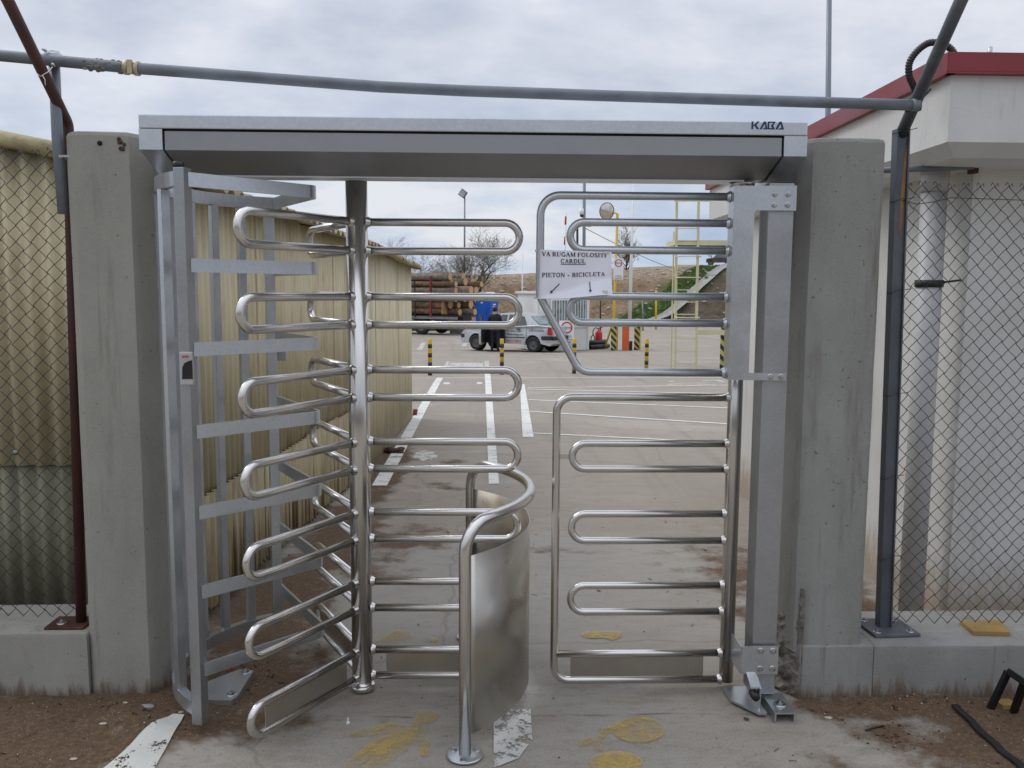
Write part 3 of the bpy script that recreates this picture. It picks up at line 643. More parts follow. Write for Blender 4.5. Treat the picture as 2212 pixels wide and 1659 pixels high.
# ------------------------------------------------------------------ rotor
ro = thing('turnstile_rotor', 'stainless steel rotor column with three wings of looped tube arms', 'turnstile rotor', (AX.x, AX.y, 0))
m = MB(); m.tube([(AX.x, AX.y, .045), (AX.x, AX.y, 2.10)], .043, 32); m.build('column', SS, ro)
m = MB(); m.lathe([(.0, .005), (.048, .005), (.052, .012), (.052, .026), (.046, .030), (.040, .030), (.036, .05)], (AX.x, AX.y, 0), n=28); m.build('floor_bearing', SS, ro)
for ang, L in ((1.0, .662), (122.0, .632), (-118.0, .655)):
    d = Vector((math.cos(R(ang)), -math.sin(R(ang)), 0)); s2 = d.cross(Vector((0, 0, 1)))
    for k in range(7):
        zc = .1205+.2942*k; h = .0565
        pth = [AX+d*.036+Vector((0, 0, zc+h))]+arc(AX+d*(L-h-.0155)+Vector((0, 0, zc)), h, math.pi/2, -math.pi/2, 12, d, (0, 0, 1))+[AX+d*.036+Vector((0, 0, zc-h))]
        m = MB(); m.tube(pth, .0160, 14); arm = m.build('rotor_arm', SS, ro)
        for q in (1, -1):
            m = MB(); m.lathe([(.0165, .014), (.021, .004), (.023, -.004)], AX+d*.043+Vector((0, 0, zc+q*h)), d, 12); m.build('weld', SS, arm)
        if k == 0:
            m = MB(); a = AX+d*.10; b = AX+d*(L-.085); m.bar((a.x, a.y, zc), (b.x, b.y, zc), .004, 2*h-.02); m.build('kick_plate', MAT['stainless_sheet'], arm)

# ------------------------------------------------------------------ curved guard rail
gr_ = thing('guard_rail', 'curved stainless guard rail with sheet metal panel on a round floor flange', 'guard rail', (AX.x+.5, AX.y, 0))
RS = .70; ga = math.atan2(-.536, .437); zt = .865
def gp(a, r=RS): return AX+Vector((math.cos(a), math.sin(a), 0))*r
A_, B_ = gp(ga), gp(-ga)
pth = [A_+Vector((0, 0, .01)), A_+Vector((0, 0, zt-.11))]
for i in range(5):
    t_ = (i+1)/5*math.pi/2; pth.append(gp(ga+(.11/RS)*(1-math.cos(t_)))+Vector((0, 0, zt-.11+.11*math.sin(t_))))
n = 30
aa, bb = ga+.11/RS, -ga-.11/RS
pth += [gp(aa+(bb-aa)*i/n)+Vector((0, 0, zt)) for i in range(1, n)]
for i in range(6):
    t_ = i/5*math.pi/2; pth.append(gp(-ga-(.11/RS)*(1-math.sin(t_)))+Vector((0, 0, zt-.11+.11*math.cos(t_))))
pth.append(B_+Vector((0, 0, .01)))
m = MB(); m.tube(pth, .0222, 18); m.build('rail', SS, gr_)
m = MB(); n = 40
for i in range(n+1):
    a = ga+.03+(-2*ga-.06)*i/n
    for r_ in (RS-.004, RS-.001):
        for z in (.075, .74): m.v.append(gp(a, r_+.004*math.sin(i*.55)*math.exp(-((i-24)/5)**2))+Vector((0, 0, z)))
for i in range(n):
    a, b = i*4, i*4+4
    for q in ((a+2, b+2, b+3, a+3), (a, a+1, b+1, b), (a+1, a+3, b+3, b+1), (a, b, b+2, a+2)): m.f.append(list(q)); m.m.append(0); m.sm.append(True)
m.f += [[0, 1, 3, 2], [n*4, n*4+2, n*4+3, n*4+1]]; m.m += [0, 0]; m.sm += [False, False]
o = m.build('sheet_panel', MAT['stainless_sheet'], gr_)
for Q in (A_, B_):
    m = MB(); m.lathe([(0, .0045), (.064, .0045), (.066, .007), (.066, .012), (.063, .0135), (0, .0135)], (Q.x, Q.y, 0), n=32); fl = m.build('floor_flange', GV, gr_)
    for a in (.5, 2.6, 4.6): bolt((Q.x+.048*math.cos(a), Q.y+.048*math.sin(a), .0135), (0, 0, 1), fl, .0065)

# ------------------------------------------------------------------ bicycle gate
bg_ = thing('swing_gate', 'low stainless steel swing gate of looped tubes beside the right post', 'gate', (1.027, 3.56, 0))
m = MB(); m.tube([(1.027, 3.56, .03), (1.027, 3.56, 2.08)], .030, 26); m.build('gate_post', SS, bg_)
m = MB(); m.tube(fillet([(1.0, 3.56, 1.243), (.293, 3.56, 1.243), (.293, 3.56, .036), (1.0, 3.56, .036)], [.062, .062], 8), .0165, 14); m.build('outer_rail', SS, bg_)
for zt_, zb_ in ((1.051, .944), (.755, .641), (.448, .334)):
    m = MB(); m.tube(uloop(zt_, zb_, .343+.016, 1.0, 3.56), .0155, 14); lp = m.build('loop_rail', SS, bg_)
    m = MB(); m.box((.3255, 3.56, (zt_+zb_)/2), (.036, .006, .02))
    if zt_ > 1: m.build('spacer_tab', SS, lp)
m = MB(); m.tube([(.30, 3.56, .152), (1.0, 3.56, .152)], .0155, 14); m.build('bottom_bar', SS, bg_)
m = MB(); m.box((.645, 3.56, .094), (.565, .004, .096)); m.build('kick_plate', MAT['stainless_sheet'], bg_)
for z in (1.243, 1.051, .944, .755, .641, .448, .334, .152, .036):
    m = MB(); m.lathe([(.016, -.014), (.021, -.004), (.023, .004)], (1.0, 3.56, z), (1, 0, 0), 12); m.build('weld', SS, bg_)

# ------------------------------------------------------------------ card readers
def reader(loc, yaw, label, flip=1):
    t_ = thing('card_reader', label, 'card reader', loc, 'card readers on the cage posts'); t_.rotation_euler = (0, 0, yaw)
    def lb(m, name, mt, par=None):
        o = bpy.data.objects.new(name, m.mesh(name, mt)); col.objects.link(o); o.parent = par or t_; return o
    m = MB(); m.box((0, -.012, .055), (.046, .022, .118), bev=.005); bd = lb(m, 'housing', MAT['reader_grey'])
    m = MB(); m.prism([(.0225, .018), (.0225, .085), (.012, .083), (-.004, .075), (-.012, .06), (-.014, .018)], (1, 0, 0), (0, 0, 1), (0, 1, 0), (0, 0, 0), -.0245, -.0225); lb(m, 'window', MAT['black_plastic'])
    m = MB(); m.box((.0, -.0235, .098), (.022, .002, .006)); lb(m, 'indicator', MAT['led_red'])
    return t_
rp = P(404, 828, 3.168); reader((rp.x+.004, 3.166, rp.z), R(6), 'grey card reader with black window on the front cage post')
rp = P(601, 778, 4.12); reader((rp.x+.012, 4.13, rp.z), R(180), 'dark card reader behind the rear cage post')

# ------------------------------------------------------------------ paper notice
nt_ = thing('paper_notice', 'white laminated paper notice taped to the upper rails', 'notice', P(1240, 650, 3.408))
TL, TR, BR, BL = P(1159, 539, 3.408), P(1321, 544, 3.408), P(1321, 636, 3.408), P(1158, 646, 3.408)
def npt(u, v, lift=0):
    p = (TL*(1-u)+TR*u)*(1-v)+(BL*(1-u)+BR*u)*v
    y = 3.407-.016*math.sin(math.pi*min(1, u*1.05))*(.3+.7*v)*.8
    if u > .72 and v > .55: y += .02*min(1, (u-.72)/.28)*min(1, (v-.55)/.45)
    y += .003*math.sin(u*9+v*4)
    fo = v-(1.0-.42*u)
    if fo > 0: y -= .11*fo
    if u < .06: y += (.06-u)*.5
    return Vector((p.x, y-lift, p.z - (.010*max(0, (.35-abs(u-.45)))*v)))
m = MB(); nu, nv_ = 36, 22
for s_ in (0, 1):
    for j in range(nv_+1):
        for i in range(nu+1): m.v.append(npt(i/nu, j/nv_, -.0006*s_))
k = (nu+1)*(nv_+1)
for j in range(nv_):
    for i in range(nu):
        a = j*(nu+1)+i
        for s_ in (0, k): m.f.append([a+s_, a+1+s_, a+nu+2+s_, a+nu+1+s_] if s_ else [a+nu+1, a+nu+2, a+1, a]); m.m.append(0); m.sm.append(True)
me_o = m.build('sheet', MAT['paper'], nt_)
# serif capitals drawn as strokes (x, y in units of cap height; stroke width classes: thick / thin)
K_, N_ = .17, .075
def arcs(cx, cy, rx, ry, a, b, n=10): return [(cx+rx*math.cos(R(a+(b-a)*i/n)), cy+ry*math.sin(R(a+(b-a)*i/n))) for i in range(n+1)]
def serif(x, y, w=.17): return ([(x-w, y), (x+w, y)], N_)
GLY = {
 'I': (.42, [([(.21, 0), (.21, 1)], K_), serif(.21, .03), serif(.21, .97)]),
 'V': (.78, [([(.12, 1), (.40, .03)], K_), ([(.40, .03), (.66, 1)], N_), serif(.12, .97), serif(.66, .97, .12)]),
 'A': (.80, [([(.40, 1), (.12, 0)], N_), ([(.38, 1), (.66, 0)], K_), ([(.22, .34), (.56, .34)], N_), serif(.12, .03, .12), serif(.66, .03, .14)]),
 'R': (.82, [([(.2, 0), (.2, 1)], K_), (arcs(.36, .74, .22, .23, 90, -90), K_*.9), ([(.2, .97), (.38, .97)], N_), ([(.2, .5), (.38, .5)], N_), ([(.40, .5), (.68, .04)], K_), serif(.2, .03), serif(.7, .03, .10), serif(.14, .97, .12)]),
 'U': (.84, [([(.2, 1), (.2, .34)]+arcs(.42, .30, .22, .27, 180, 270, 6), K_), (arcs(.42, .30, .25, .27, 270, 360, 6)+[(.67, 1)], N_), serif(.2, .97), serif(.67, .97, .12)]),
 'G': (.86, [(arcs(.44, .5, .32, .46, 50, 310, 18), K_*.85), ([(.68, .42), (.68, .08)], K_), serif(.66, .44, .16), ([(.68, .97), (.68, .72)], N_)]),
 'M': (1.02, [([(.16, 0), (.16, 1)], N_), ([(.18, 1), (.49, .08)], K_), ([(.49, .08), (.80, 1)], N_), ([(.82, 0), (.82, 1)], K_), serif(.16, .03, .12), serif(.82, .03), serif(.14, .97, .1), serif(.86, .97, .12)]),
 'F': (.70, [([(.2, 0), (.2, 1)], K_), ([(.12, .97), (.62, .97)], N_), ([(.62, 1), (.62, .74)], N_), ([(.2, .52), (.48, .52)], N_), ([(.48, .62), (.48, .40)], N_), serif(.2, .03)]),
 'O': (.88, [(arcs(.43, .5, .31, .46, 0, 360, 24), K_*.85)]),
 'L': (.72, [([(.2, 0), (.2, 1)], K_), ([(.1, .03), (.64, .03)], N_), ([(.64, 0), (.64, .30)], N_), serif(.2, .97)]),
 'S': (.64, [(arcs(.31, .74, .19, .22, 30, 270, 10)+arcs(.31, .27, .21, .24, 90, -150, 10), K_*.85), ([(.5, .97), (.5, .74)], N_), ([(.1, .03), (.1, .28)], N_)]),
 'T': (.74, [([(.36, 0), (.36, 1)], K_), ([(.05, .97), (.67, .97)], N_), ([(.06, 1), (.06, .72)], N_), ([(.66, 1), (.66, .72)], N_), serif(.36, .03)]),
 'C': (.80, [(arcs(.43, .5, .31, .46, 45, 315, 18), K_*.85), ([(.66, .98), (.66, .70)], N_)]),
 'D': (.84, [([(.2, 0), (.2, 1)], K_), (arcs(.36, .5, .34, .46, 90, -90, 12), K_*.85), ([(.08, .97), (.38, .97)], N_), ([(.08, .03), (.38, .03)], N_)]),
 'P': (.72, [([(.2, 0), (.2, 1)], K_), (arcs(.34, .73, .24, .24, 90, -90), K_*.9), ([(.08, .97), (.36, .97)], N_), ([(.2, .49), (.36, .49)], N_), serif(.2, .03)]),
 'E': (.76, [([(.2, 0), (.2, 1)], K_), ([(.08, .97), (.64, .97)], N_), ([(.08, .03), (.66, .03)], N_), ([(.64, 1), (.64, .74)], N_), ([(.66, 0), (.66, .28)], N_), ([(.2, .52), (.48, .52)], N_), ([(.48, .64), (.48, .40)], N_)]),
 'N': (.86, [([(.16, 0), (.16, 1)], N_), ([(.16, 1), (.66, .02)], K_), ([(.68, 0), (.68, 1)], N_), serif(.16, .03, .12), serif(.68, .97, .12), serif(.1, .97, .1)]),
 'B': (.78, [([(.2, 0), (.2, 1)], K_), (arcs(.36, .75, .22, .22, 90, -90), K_*.9), (arcs(.38, .27, .25, .24, 90, -90), K_*.9), ([(.08, .97), (.38, .97)], N_), ([(.2, .52), (.38, .52)], N_), ([(.08, .03), (.38, .03)], N_)]),
 '+': (.66, [([(.08, .36), (.54, .36)], N_), ([(.31, .12), (.31, .60)], N_)]), ' ': (.30, [])}
def stroke_text(txt, cx, cy, hgt, width, fn, lift):
    """strokes -> thin ribbons mapped by fn(u, v, lift)"""
    tot = sum(GLY[c_][0] for c_ in txt); sx = width/tot; m = MB(); x = cx-width/2; k = 0
    for c_ in txt:
        for pts, w in GLY[c_][1]:
            P_ = [Vector((p[0], p[1])) for p in pts]; n = len(P_); L_ = []; R_ = []
            for i in range(n):
                d = (P_[min(i+1, n-1)]-P_[max(i-1, 0)]).normalized(); s2 = Vector((d.y, -d.x))*w/2
                L_.append(P_[i]-s2); R_.append(P_[i]+s2)
            k += 1; b = len(m.v)
            for p in L_+R_: m.v.append(fn(x+p.x*sx, cy-(p.y-.5)*hgt, lift+.00004*(k % 9)))
            for i in range(n-1): m.f.append([b+i, b+i+1, b+n+i+1, b+n+i]); m.m.append(0); m.sm.append(False)
        x += GLY[c_][0]*sx
    return m
LI = .0016
for txt, cx, cy, hh, ww in (('VA RUGAM FOLOSITI', .50, .085, .088, .86), ('CARDUL', .485, .225, .088, .335), ('PIETON + BICICLETA', .49, .515, .088, .84)):
    stroke_text(txt, cx, cy, hh, ww, npt, LI).build('lettering', MAT['ink'], me_o)
m = MB(); m.v += [npt(.32+.335*i/8, .285, LI) for i in range(9)]+[npt(.32+.335*i/8, .298, LI) for i in range(9)]
for i in range(8): m.f.append([i, i+1, i+10, i+9]); m.m.append(0); m.sm.append(False)
m.build('underline', MAT['ink'], me_o)
for (u0_, v0_), (u1_, v1_) in (((.305, .70), (.205, .855)), ((.705, .68), (.705, .865))):
    d = Vector((u1_-u0_, (v1_-v0_)*.6)).normalized(); s2 = Vector((d.y, -d.x))
    m = MB()
    def q(u, v): return npt(u, v, LI)
    a = [(u0_+s2.x*.006, v0_+s2.y*.01), (u0_-s2.x*.006, v0_-s2.y*.01), (u1_-s2.x*.006, v1_-s2.y*.01), (u1_+s2.x*.006, v1_+s2.y*.01)]
    m.add([q(*p) for p in a], [(0, 1, 2, 3)])
    m.build('arrow_shaft', MAT['ink'], me_o); m = MB()
    tipv = [(u1_+s2.x*.020, v1_+s2.y*.033), (u1_-s2.x*.020, v1_-s2.y*.033), (u1_+d.x*.035, v1_+d.y*.06)]
    m.add([npt(p[0], p[1], LI+.0004) for p in tipv], [(0, 1, 2)])
    m.build('arrow_head', MAT['ink'], me_o)
for u, v in ((.02, .02), (.93, .02), (.01, .97), (.90, .93)):
    p = npt(u, v, .003); m = MB(); m.box(p, (.022, .002, .010), bev=.0006); m.build('tape', MAT['tape'], nt_)

# ------------------------------------------------------------------ overhead pipe, fence posts
pipe = thing('overhead_pipe', 'sagging grey steel pipe running across above the turnstile', 'pipe', (0, 3.49, 2.45))
pts = [P(x, y, 3.49) for x, y in ((-300, 88), (0, 120), (117, 131), (285, 147), (400, 155.5), (600, 171), (820, 187.5), (1000, 196), (1300, 206.5), (1600, 216), (1968, 227))]
m = MB(); m.tube(pts, .0215, 16); m.build('tube', MAT['pipe_grey'], pipe)
d = (pts[3]-pts[2]).normalized()
m = MB(); c0 = P(285, 147, 3.49); m.lathe([(.022, -.028), (.027, -.028), (.027, -.012), (.023, -.011), (.023, .011), (.027, .012), (.027, .028), (.022, .028)], c0, d, 18); m.box(c0+Vector((0, -.02, 0)), (.018, .012, .05)); m.build('coupling', MAT['brass_fitting'], pipe)
m = MB()
for k in range(60):
    p = P(185+85*random.random(), 0, 3.49); f = (random.random()); q = P(180, 138, 3.49).lerp(P(270, 146, 3.49), f); a = random.random()*6.3
    m.sphere(q+Vector((0, math.cos(a)*.020, math.sin(a)*.020)), .003+.004*random.random(), 6, 0, (1.6, 1, 1))
m.build('mortar_crust', MAT['mortar'], pipe)
q = P(1968, 227, 3.49); m = MB(); m.lathe([(.0, .0), (.024, 0), (.024, .03), (0, .03)], q, (1, 0, 0), 14); m.build('end_cap', MAT['pipe_grey'], pipe)

lp_ = thing('fence_post', 'brown painted steel fence post with slanted arm at the left pillar', 'fence post', (-1.68, 3.62, .272))
def angle_bar(m, p, q, w, th, upv=(0, -1, 0)):
    p, q = Vector(p), Vector(q); d = (q-p).normalized(); s2 = d.cross(Vector(upv)).normalized(); u2 = s2.cross(d)
    m.bar(p, q, w, th, upv); m.bar(p+s2*(w/2-th/2)-u2*(w/2+th/2), q+s2*(w/2-th/2)-u2*(w/2+th/2), th, w, upv)
b0, b1, b2 = Vector((-1.694, 3.62, .277)), Vector((-1.652, 3.62, 2.32)), Vector((-1.648, 2.95, 2.875))
m = MB(); m.tube(fillet([b0, b1, b2], .05, 6), .021, 14); m.build('post', MAT['rust_paint'], lp_)
m = MB(); m.box((-1.735, 3.615, .278), (.16, .13, .010), bev=.002); bp = m.build('base_plate', MAT['rust_paint'], lp_)
bolt((-1.765, 3.60, .283), (0, 0, 1), bp, .011)
vp = thing('support_pipe', 'short upright grey pipe clamped behind the overhead pipe at the left pillar', 'pipe', (-1.70, 3.545, 1.93))
m = MB(); m.tube([P(137, 462, 3.545), P(124, 300, 3.545), P(116, 112, 3.545)], .0205, 16); m.build('tube', MAT['pipe_grey'], vp)
for y in (128,):
    p = P(116, y, 3.52); m = MB(); m.box(p, (.052, .05, .05), bev=.008); m.lathe([(.0, 0), (.006, 0), (.006, .02), (0, .02)], p+Vector((-.014, -.03, .024)), (0, -1, 0), 8); m.lathe([(0, 0), (.006, 0), (.006, .02), (0, .02)], p+Vector((.018, -.03, -.03)), (0, -1, 0), 8); m.build('pipe_clamp', GV, vp)
p = P(130, 340, 3.55); m = MB(); m.lathe([(.022, -.006), (.0245, -.006), (.0245, .006), (.022, .006)], p, (.05, 0, 1), 16); m.bar(p+Vector((0, -.02, .003)), p+Vector((.06, -.03, 0)), .003, .008); m.build('pipe_band', MAT['zinc_bolt'], vp)
wr = [P(80, 160, 3.27), P(88, 165, 3.25), P(104, 155, 3.27), P(113, 145, 3.40)]
m = MB(); m.tube(wr, .0018, 5); m.tube([P(92, 163, 3.25), P(97, 172, 3.25), P(98, 184, 3.255)], .0016, 5); tag(m.build('tie_wire', MAT['tape'], loc=wr[0]), 'thin pale wire tied round the slanted brown post arm', 'wire')

rp_ = thing('fence_post', 'dark grey steel fence post with slanted arm right of the pillar', 'fence post', (1.72, 3.62, .228))
b0, b1, b2 = Vector((1.724, 3.62, .236)), Vector((1.689, 3.62, 2.335)), Vector((1.692, 2.98, 2.94))
m = MB()
for sx in (-1, 1): 
    m.bar(b0+Vector((sx*.0235, 0, 0)), b1+Vector((sx*.0235, 0, 0)), .006, .05, (0, -1, 0))
m.bar(b0+Vector((0, .022, 0)), b1+Vector((0, .022, 0)), .041, .006, (0, -1, 0)); m.bar(b0+Vector((.0, -.012, 0)), b1+Vector((.0, -.012, 0)), .041, .006, (0, -1, 0)); po = m.build('post', MAT['post_grey'], rp_)
m = MB(); m.tube([b1+Vector((0, .01, -.03)), b2], .0235, 14); m.build('slanted_arm', MAT['post_grey'], rp_)
m = MB(); m.prism([(-.004, 1.93), (.010, 1.9), (.014, 2.15), (.016, 2.28), (.006, 2.25), (-.002, 2.1)], (1, 0, 0), (0, 0, 1), (0, -1, 0), (1.696, 3.605, 0), .0005, .0012); m.build('rust_streak', MAT['rust_streak'], rp_)
m = MB(); m.box((1.735, 3.615, .236), (.20, .19, .014), rz=R(4), bev=.003); bp = m.build('base_plate', MAT['pvc_grey'] if 0 else MAT['post_grey'], rp_)
for x, y in ((1.665, 3.55), (1.81, 3.555), (1.665, 3.68), (1.80, 3.685)): bolt((x, y, .243), (0, 0, 1), bp, .009)
for z in (2.05, 1.68, 1.25, .9, .55, 2.325):
    m = MB(); x_ = 1.72-.0165*z; m.tube([(x_+.03*math.cos(a*.7), 3.612+.032*math.sin(a*.7), z+.01*math.sin(a)) for a in range(10)]+[(x_+.06, 3.59, z+.012)], .0016, 5); m.build('tie_wire', MAT['wire'], rp_)
q = P(1962, 225, 3.5); m = MB(); m.box(q+Vector((.03, .02, .0)), (.05, .05, .05), bev=.008); m.lathe([(0, 0), (.005, 0), (.005, .05), (0, .05)], q+Vector((.05, 0, .02)), (.5, -.2, .6), 7); m.build('pipe_clamp', MAT['wire'], rp_)

# ------------------------------------------------------------------ chain link
def fence(label, x0, n, z0, rows, Y, matn, lean):
    t_ = thing('chain_link_fence', label, 'wire fence', (x0, Y, z0))
    w, hh = .0300, .0318; mes = []
    for vv in range(4):
        m = MB(); pts = []
        for i in range(rows*2+1):
            pts.append(Vector(((i % 2)*w*1.03+random.uniform(-.0012, .0012), (.0018 if (i//1) % 2 else -.0018), i*hh+random.uniform(-.001, .001))))
        pts.append(pts[-1]+Vector((.012, 0, .014))); pts.append(pts[-1]+Vector((.004, .003, -.012)))
        m.tube(pts, .0019, 4, smooth=False); mes.append(m.mesh('wire', MAT[matn]))
    for k in range(n):
        fl = k % 2
        o = link('wire', mes[random.randrange(4)], t_, (k*w + (w if fl else 0), .0008*(k % 3), (.004 if fl else 0)+.004*math.sin(k*.7)))
        o.scale = (-1 if fl else 1, 1, 1+.002*math.sin(k)); o.rotation_euler = (0, lean, 0)
    return t_
f_r = fence('dark chain link mesh in front of the white building', 1.752, 46, .262, 29, 3.60, 'wire', R(-1.0))
m = MB(); m.tube([(1.70, 3.60, 2.05), (1.76, 3.6, 2.035), (1.83, 3.6, 2.045), (1.9, 3.6, 2.062), (2.2, 3.6, 2.055), (3.2, 3.6, 2.05)], .0017, 5); m.build('tension_wire', MAT['wire'], f_r)
f_l = fence('dark chain link mesh in front of the yellowed corrugated sheets', -2.60, 30, .300, 30, 3.63, 'wire_green', R(.9))
wb = Z(2140, 1357, .232); m = MB()
fpw = [Z(x, y, .232) for x, y in ((2073, 1347), (2102, 1371), (2181, 1373), (2160, 1346))]
m.prism([(p.x, p.y) for p in fpw], (1, 0, 0), (0, 1, 0), (0, 0, 1), (0, 0, 0), .229, .247); tag(m.build('wood_offcut', MAT['wood_board'], loc=(wb.x, wb.y, .23)), 'square yellow wooden board lying on the right plinth', 'board')

# ================================================================== left shed
shed = thing('corrugated_shed', 'low shed of yellowed corrugated sheets behind the left pillar', 'shed', (-1.4, 4.35, 0))
S = [Vector((-1.42, 4.35, 0)), Vector((-1.12, 8.3, 0)), Vector((-1.02, 12.2, 0))]
def wall_sheet(a, b, z0f, z1f, pitch, amp, sub, off=0.0, phase=0.0):
    """one wavy sheet from a to b; z0f / z1f give its lower / upper edge"""
    d = b-a; L = d.length; d = d.normalized(); nn = Vector((d.y, -d.x, 0)); n = max(4, int(L/pitch*sub)); m = MB()
    for th in (0, .004):
        for i in range(n+1):
            s_ = L*i/n; q = a+d*s_+nn*(off+amp*math.sin(2*math.pi*(s_+phase)/pitch)-th); m.v.append(Vector((q.x, q.y, z0f(s_)))); m.v.append(Vector((q.x, q.y, z1f(s_))))
    k = 2*(n+1)
    for i in range(n):
        a_ = 2*i
        for f in ((a_, a_+2, a_+3, a_+1), (k+a_, k+a_+1, k+a_+3, k+a_+2), (a_, k+a_, k+a_+2, a_+2), (a_+1, a_+3, k+a_+3, k+a_+1)): m.f.append(list(f)); m.m.append(0); m.sm.append(True)
    m.f += [[0, 1, k+1, k], [2*n, k+2*n, k+2*n+1, 2*n+1]]; m.m += [0, 0]; m.sm += [False, False]
    return m
def eave(y): return 2.165-(y-4.35)*.0245
def side_pt(s_):
    L0 = (S[1]-S[0]).length
    return S[0].lerp(S[1], s_/L0) if s_ <= L0 else S[1].lerp(S[2], (s_-L0)/(S[2]-S[1]).length)
Ltot = (S[1]-S[0]).length+(S[2]-S[1]).length
k = 0; s_ = 0.0
while s_ < Ltot-.05:
    e_ = min(s_+.912, Ltot); a, b = side_pt(s_), side_pt(e_)
    if s_ < (S[1]-S[0]).length < e_: pass
    far = a.y > 7.4
    wall_sheet(a, b, lambda q: .60 if not far else -.25, lambda q: eave(a.y)-.01, .076, .008 if not far else .003, 8, .004*(k % 2)).build('wall_sheet', MAT['cream_sheet'], shed)
    if not far:
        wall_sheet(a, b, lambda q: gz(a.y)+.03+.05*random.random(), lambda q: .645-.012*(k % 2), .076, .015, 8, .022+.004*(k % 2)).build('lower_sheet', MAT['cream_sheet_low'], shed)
    s_ = e_; k += 1
x = -1.42; k = 0
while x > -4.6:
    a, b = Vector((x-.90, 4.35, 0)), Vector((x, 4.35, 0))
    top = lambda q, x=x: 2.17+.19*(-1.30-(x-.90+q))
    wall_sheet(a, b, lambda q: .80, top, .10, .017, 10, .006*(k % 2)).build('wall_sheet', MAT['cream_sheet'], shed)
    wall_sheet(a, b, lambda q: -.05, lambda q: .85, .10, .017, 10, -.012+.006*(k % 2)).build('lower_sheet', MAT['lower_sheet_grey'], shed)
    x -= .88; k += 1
# roof: corrugations run down towards the yard, wavy sheet ends along the eave
k = 0; y = 4.27
while y < 12.4:
    y1 = min(y+1.02, 12.62); n = int((y1-y)/.15*8); m = MB()
    for th in (0, .009):
        for i in range(n+1):
            yy = y+(y1-y)*i/n; xe = side_pt(max(0, min(Ltot, (yy-4.35)))).x+.13+.012*math.sin(k*2.1); zz = eave(yy)+.012+.019*math.sin(2*math.pi*yy/.15)+.008*(k % 2)-th
            m.v.append(Vector((xe, yy, zz-.01))); m.v.append(Vector((xe-4.4, yy, zz+.19*4.4)))
    q = 2*(n+1)
    for i in range(n):
        a_ = 2*i
        for f in ((a_, a_+1, a_+3, a_+2), (q+a_, q+a_+2, q+a_+3, q+a_+1), (a_, a_+2, q+a_+2, q+a_)): m.f.append(list(f)); m.m.append(0); m.sm.append(True)
    m.build('roof_sheet', MAT['roof_sheet'], shed); y += 1.0; k += 1
m = MB(); c0, c1 = Vector((-1.33, 4.29, 2.192)), Vector((-5.6, 4.29, 2.192+.19*4.27)); m.tube([c0.lerp(c1, i/12) for i in range(13)], [.036 for _ in range(13)], 12); m.build('verge_cap', MAT['roof_sheet'], shed)
for x, z in ((-2.02, .86), (-2.3, .87), (-1.8, 1.30)):
    m = MB(); m.lathe([(.014, 0), (.014, .003), (.006, .004), (.006, .012), (0, .012)], (x, 4.318, z), (0, -1, 0), 8); m.build('fixing_screw', MAT['zinc_bolt'], shed)

# ================================================================== right building
wb_ = thing('white_building', 'white plastered building with red roof fascia behind the right fence', 'building', (2.3, 4.2, 0))
Nc, Fc = Vector((1.944, 3.766, 0)), Vector((2.016, 8.15, 0))
def ext(poly, z0, z1, name, matn, par, bev=0):
    m = MB(); m.prism(poly, (1, 0, 0), (0, 1, 0), (0, 0, 1), (0, 0, 0), z0, z1); return m.build(name, MAT[matn], par)
ext([(2.33, 4.22), (7, 4.22), (7, 7.3), (2.16, 7.3)], -.3, 2.30, 'wall', 'white_plaster', wb_)
m = MB(); o_ = [(Nc.x+.03, Nc.y+.03), (7, Nc.y+.03), (7, Fc.y-.03), (Fc.x+.03, Fc.y-.03)]; i_ = [(Nc.x+.10, Nc.y+.10), (7, Nc.y+.10), (7, Fc.y-.10), (Fc.x+.10, Fc.y-.10)]
for z, pl_ in ((2.262, i_), (2.318, o_), (2.612, o_)): m.v += [Vector((p[0], p[1], z)) for p in pl_]
for r_ in (0, 4):
    for j in range(4): m.f.append([r_+j, r_+(j+1) % 4, r_+4+(j+1) % 4, r_+4+j]); m.m.append(0); m.sm.append(False)
m.f += [[3, 2, 1, 0], [8, 9, 10, 11]]; m.m += [0, 0]; m.sm += [False, False]
roof = m.build('cornice', MAT['white_plaster'], wb_)
for a, b in ((Nc, Fc), (Nc, Vector((7, Nc.y, 0))), (Fc, Vector((7, Fc.y, 0)))):
    m = MB(); d = (b-a).normalized(); a2 = a-d*.004
    m.bar(a2+Vector((0, 0, 2.642)), b+Vector((0, 0, 2.642)), .012, .078); fs = m.build('fascia', MAT['red_fascia'], wb_)
    m = MB(); q_ = Vector((d.y, -d.x, 0)) if a is Nc and b is not Fc else (Vector((-d.y, d.x, 0)) if b is not Fc or a is not Nc else Vector((-d.y, d.x, 0)))
    if a is Nc and b is Fc: q_ = Vector((-1, 0, 0))
    elif a is Nc: q_ = Vector((0, -1, 0))
    else: q_ = Vector((0, 1, 0))
    m.bar(a2-q_*.014+Vector((0, 0, 2.598)), b-q_*.014+Vector((0, 0, 2.598)), .04, .008); m.build('drip_edge', MAT['red_fascia'], fs)
ext([(Nc.x+.006, Nc.y+.006), (7, Nc.y+.006), (7, Fc.y-.006), (Fc.x+.006, Fc.y-.006)], 2.613, 2.668, 'roof_deck', 'red_fascia', wb_)
m = MB(); q = P(2138, 112, 3.82); m.tube([q-Vector((0, 0, .03)), q+Vector((0, 0, .02))], .010, 10); m.build('roof_stub', MAT['zinc_bolt'], wb_)
m = MB(); dp = Vector((2.175, 4.28, 0)); m.tube([dp+Vector((0, 0, -.1)), dp+Vector((0, 0, 2.20))], .060, 28); m.tube([dp+Vector((0, 0, 2.16)), dp+Vector((0, 0, 2.28))], .066, 28)
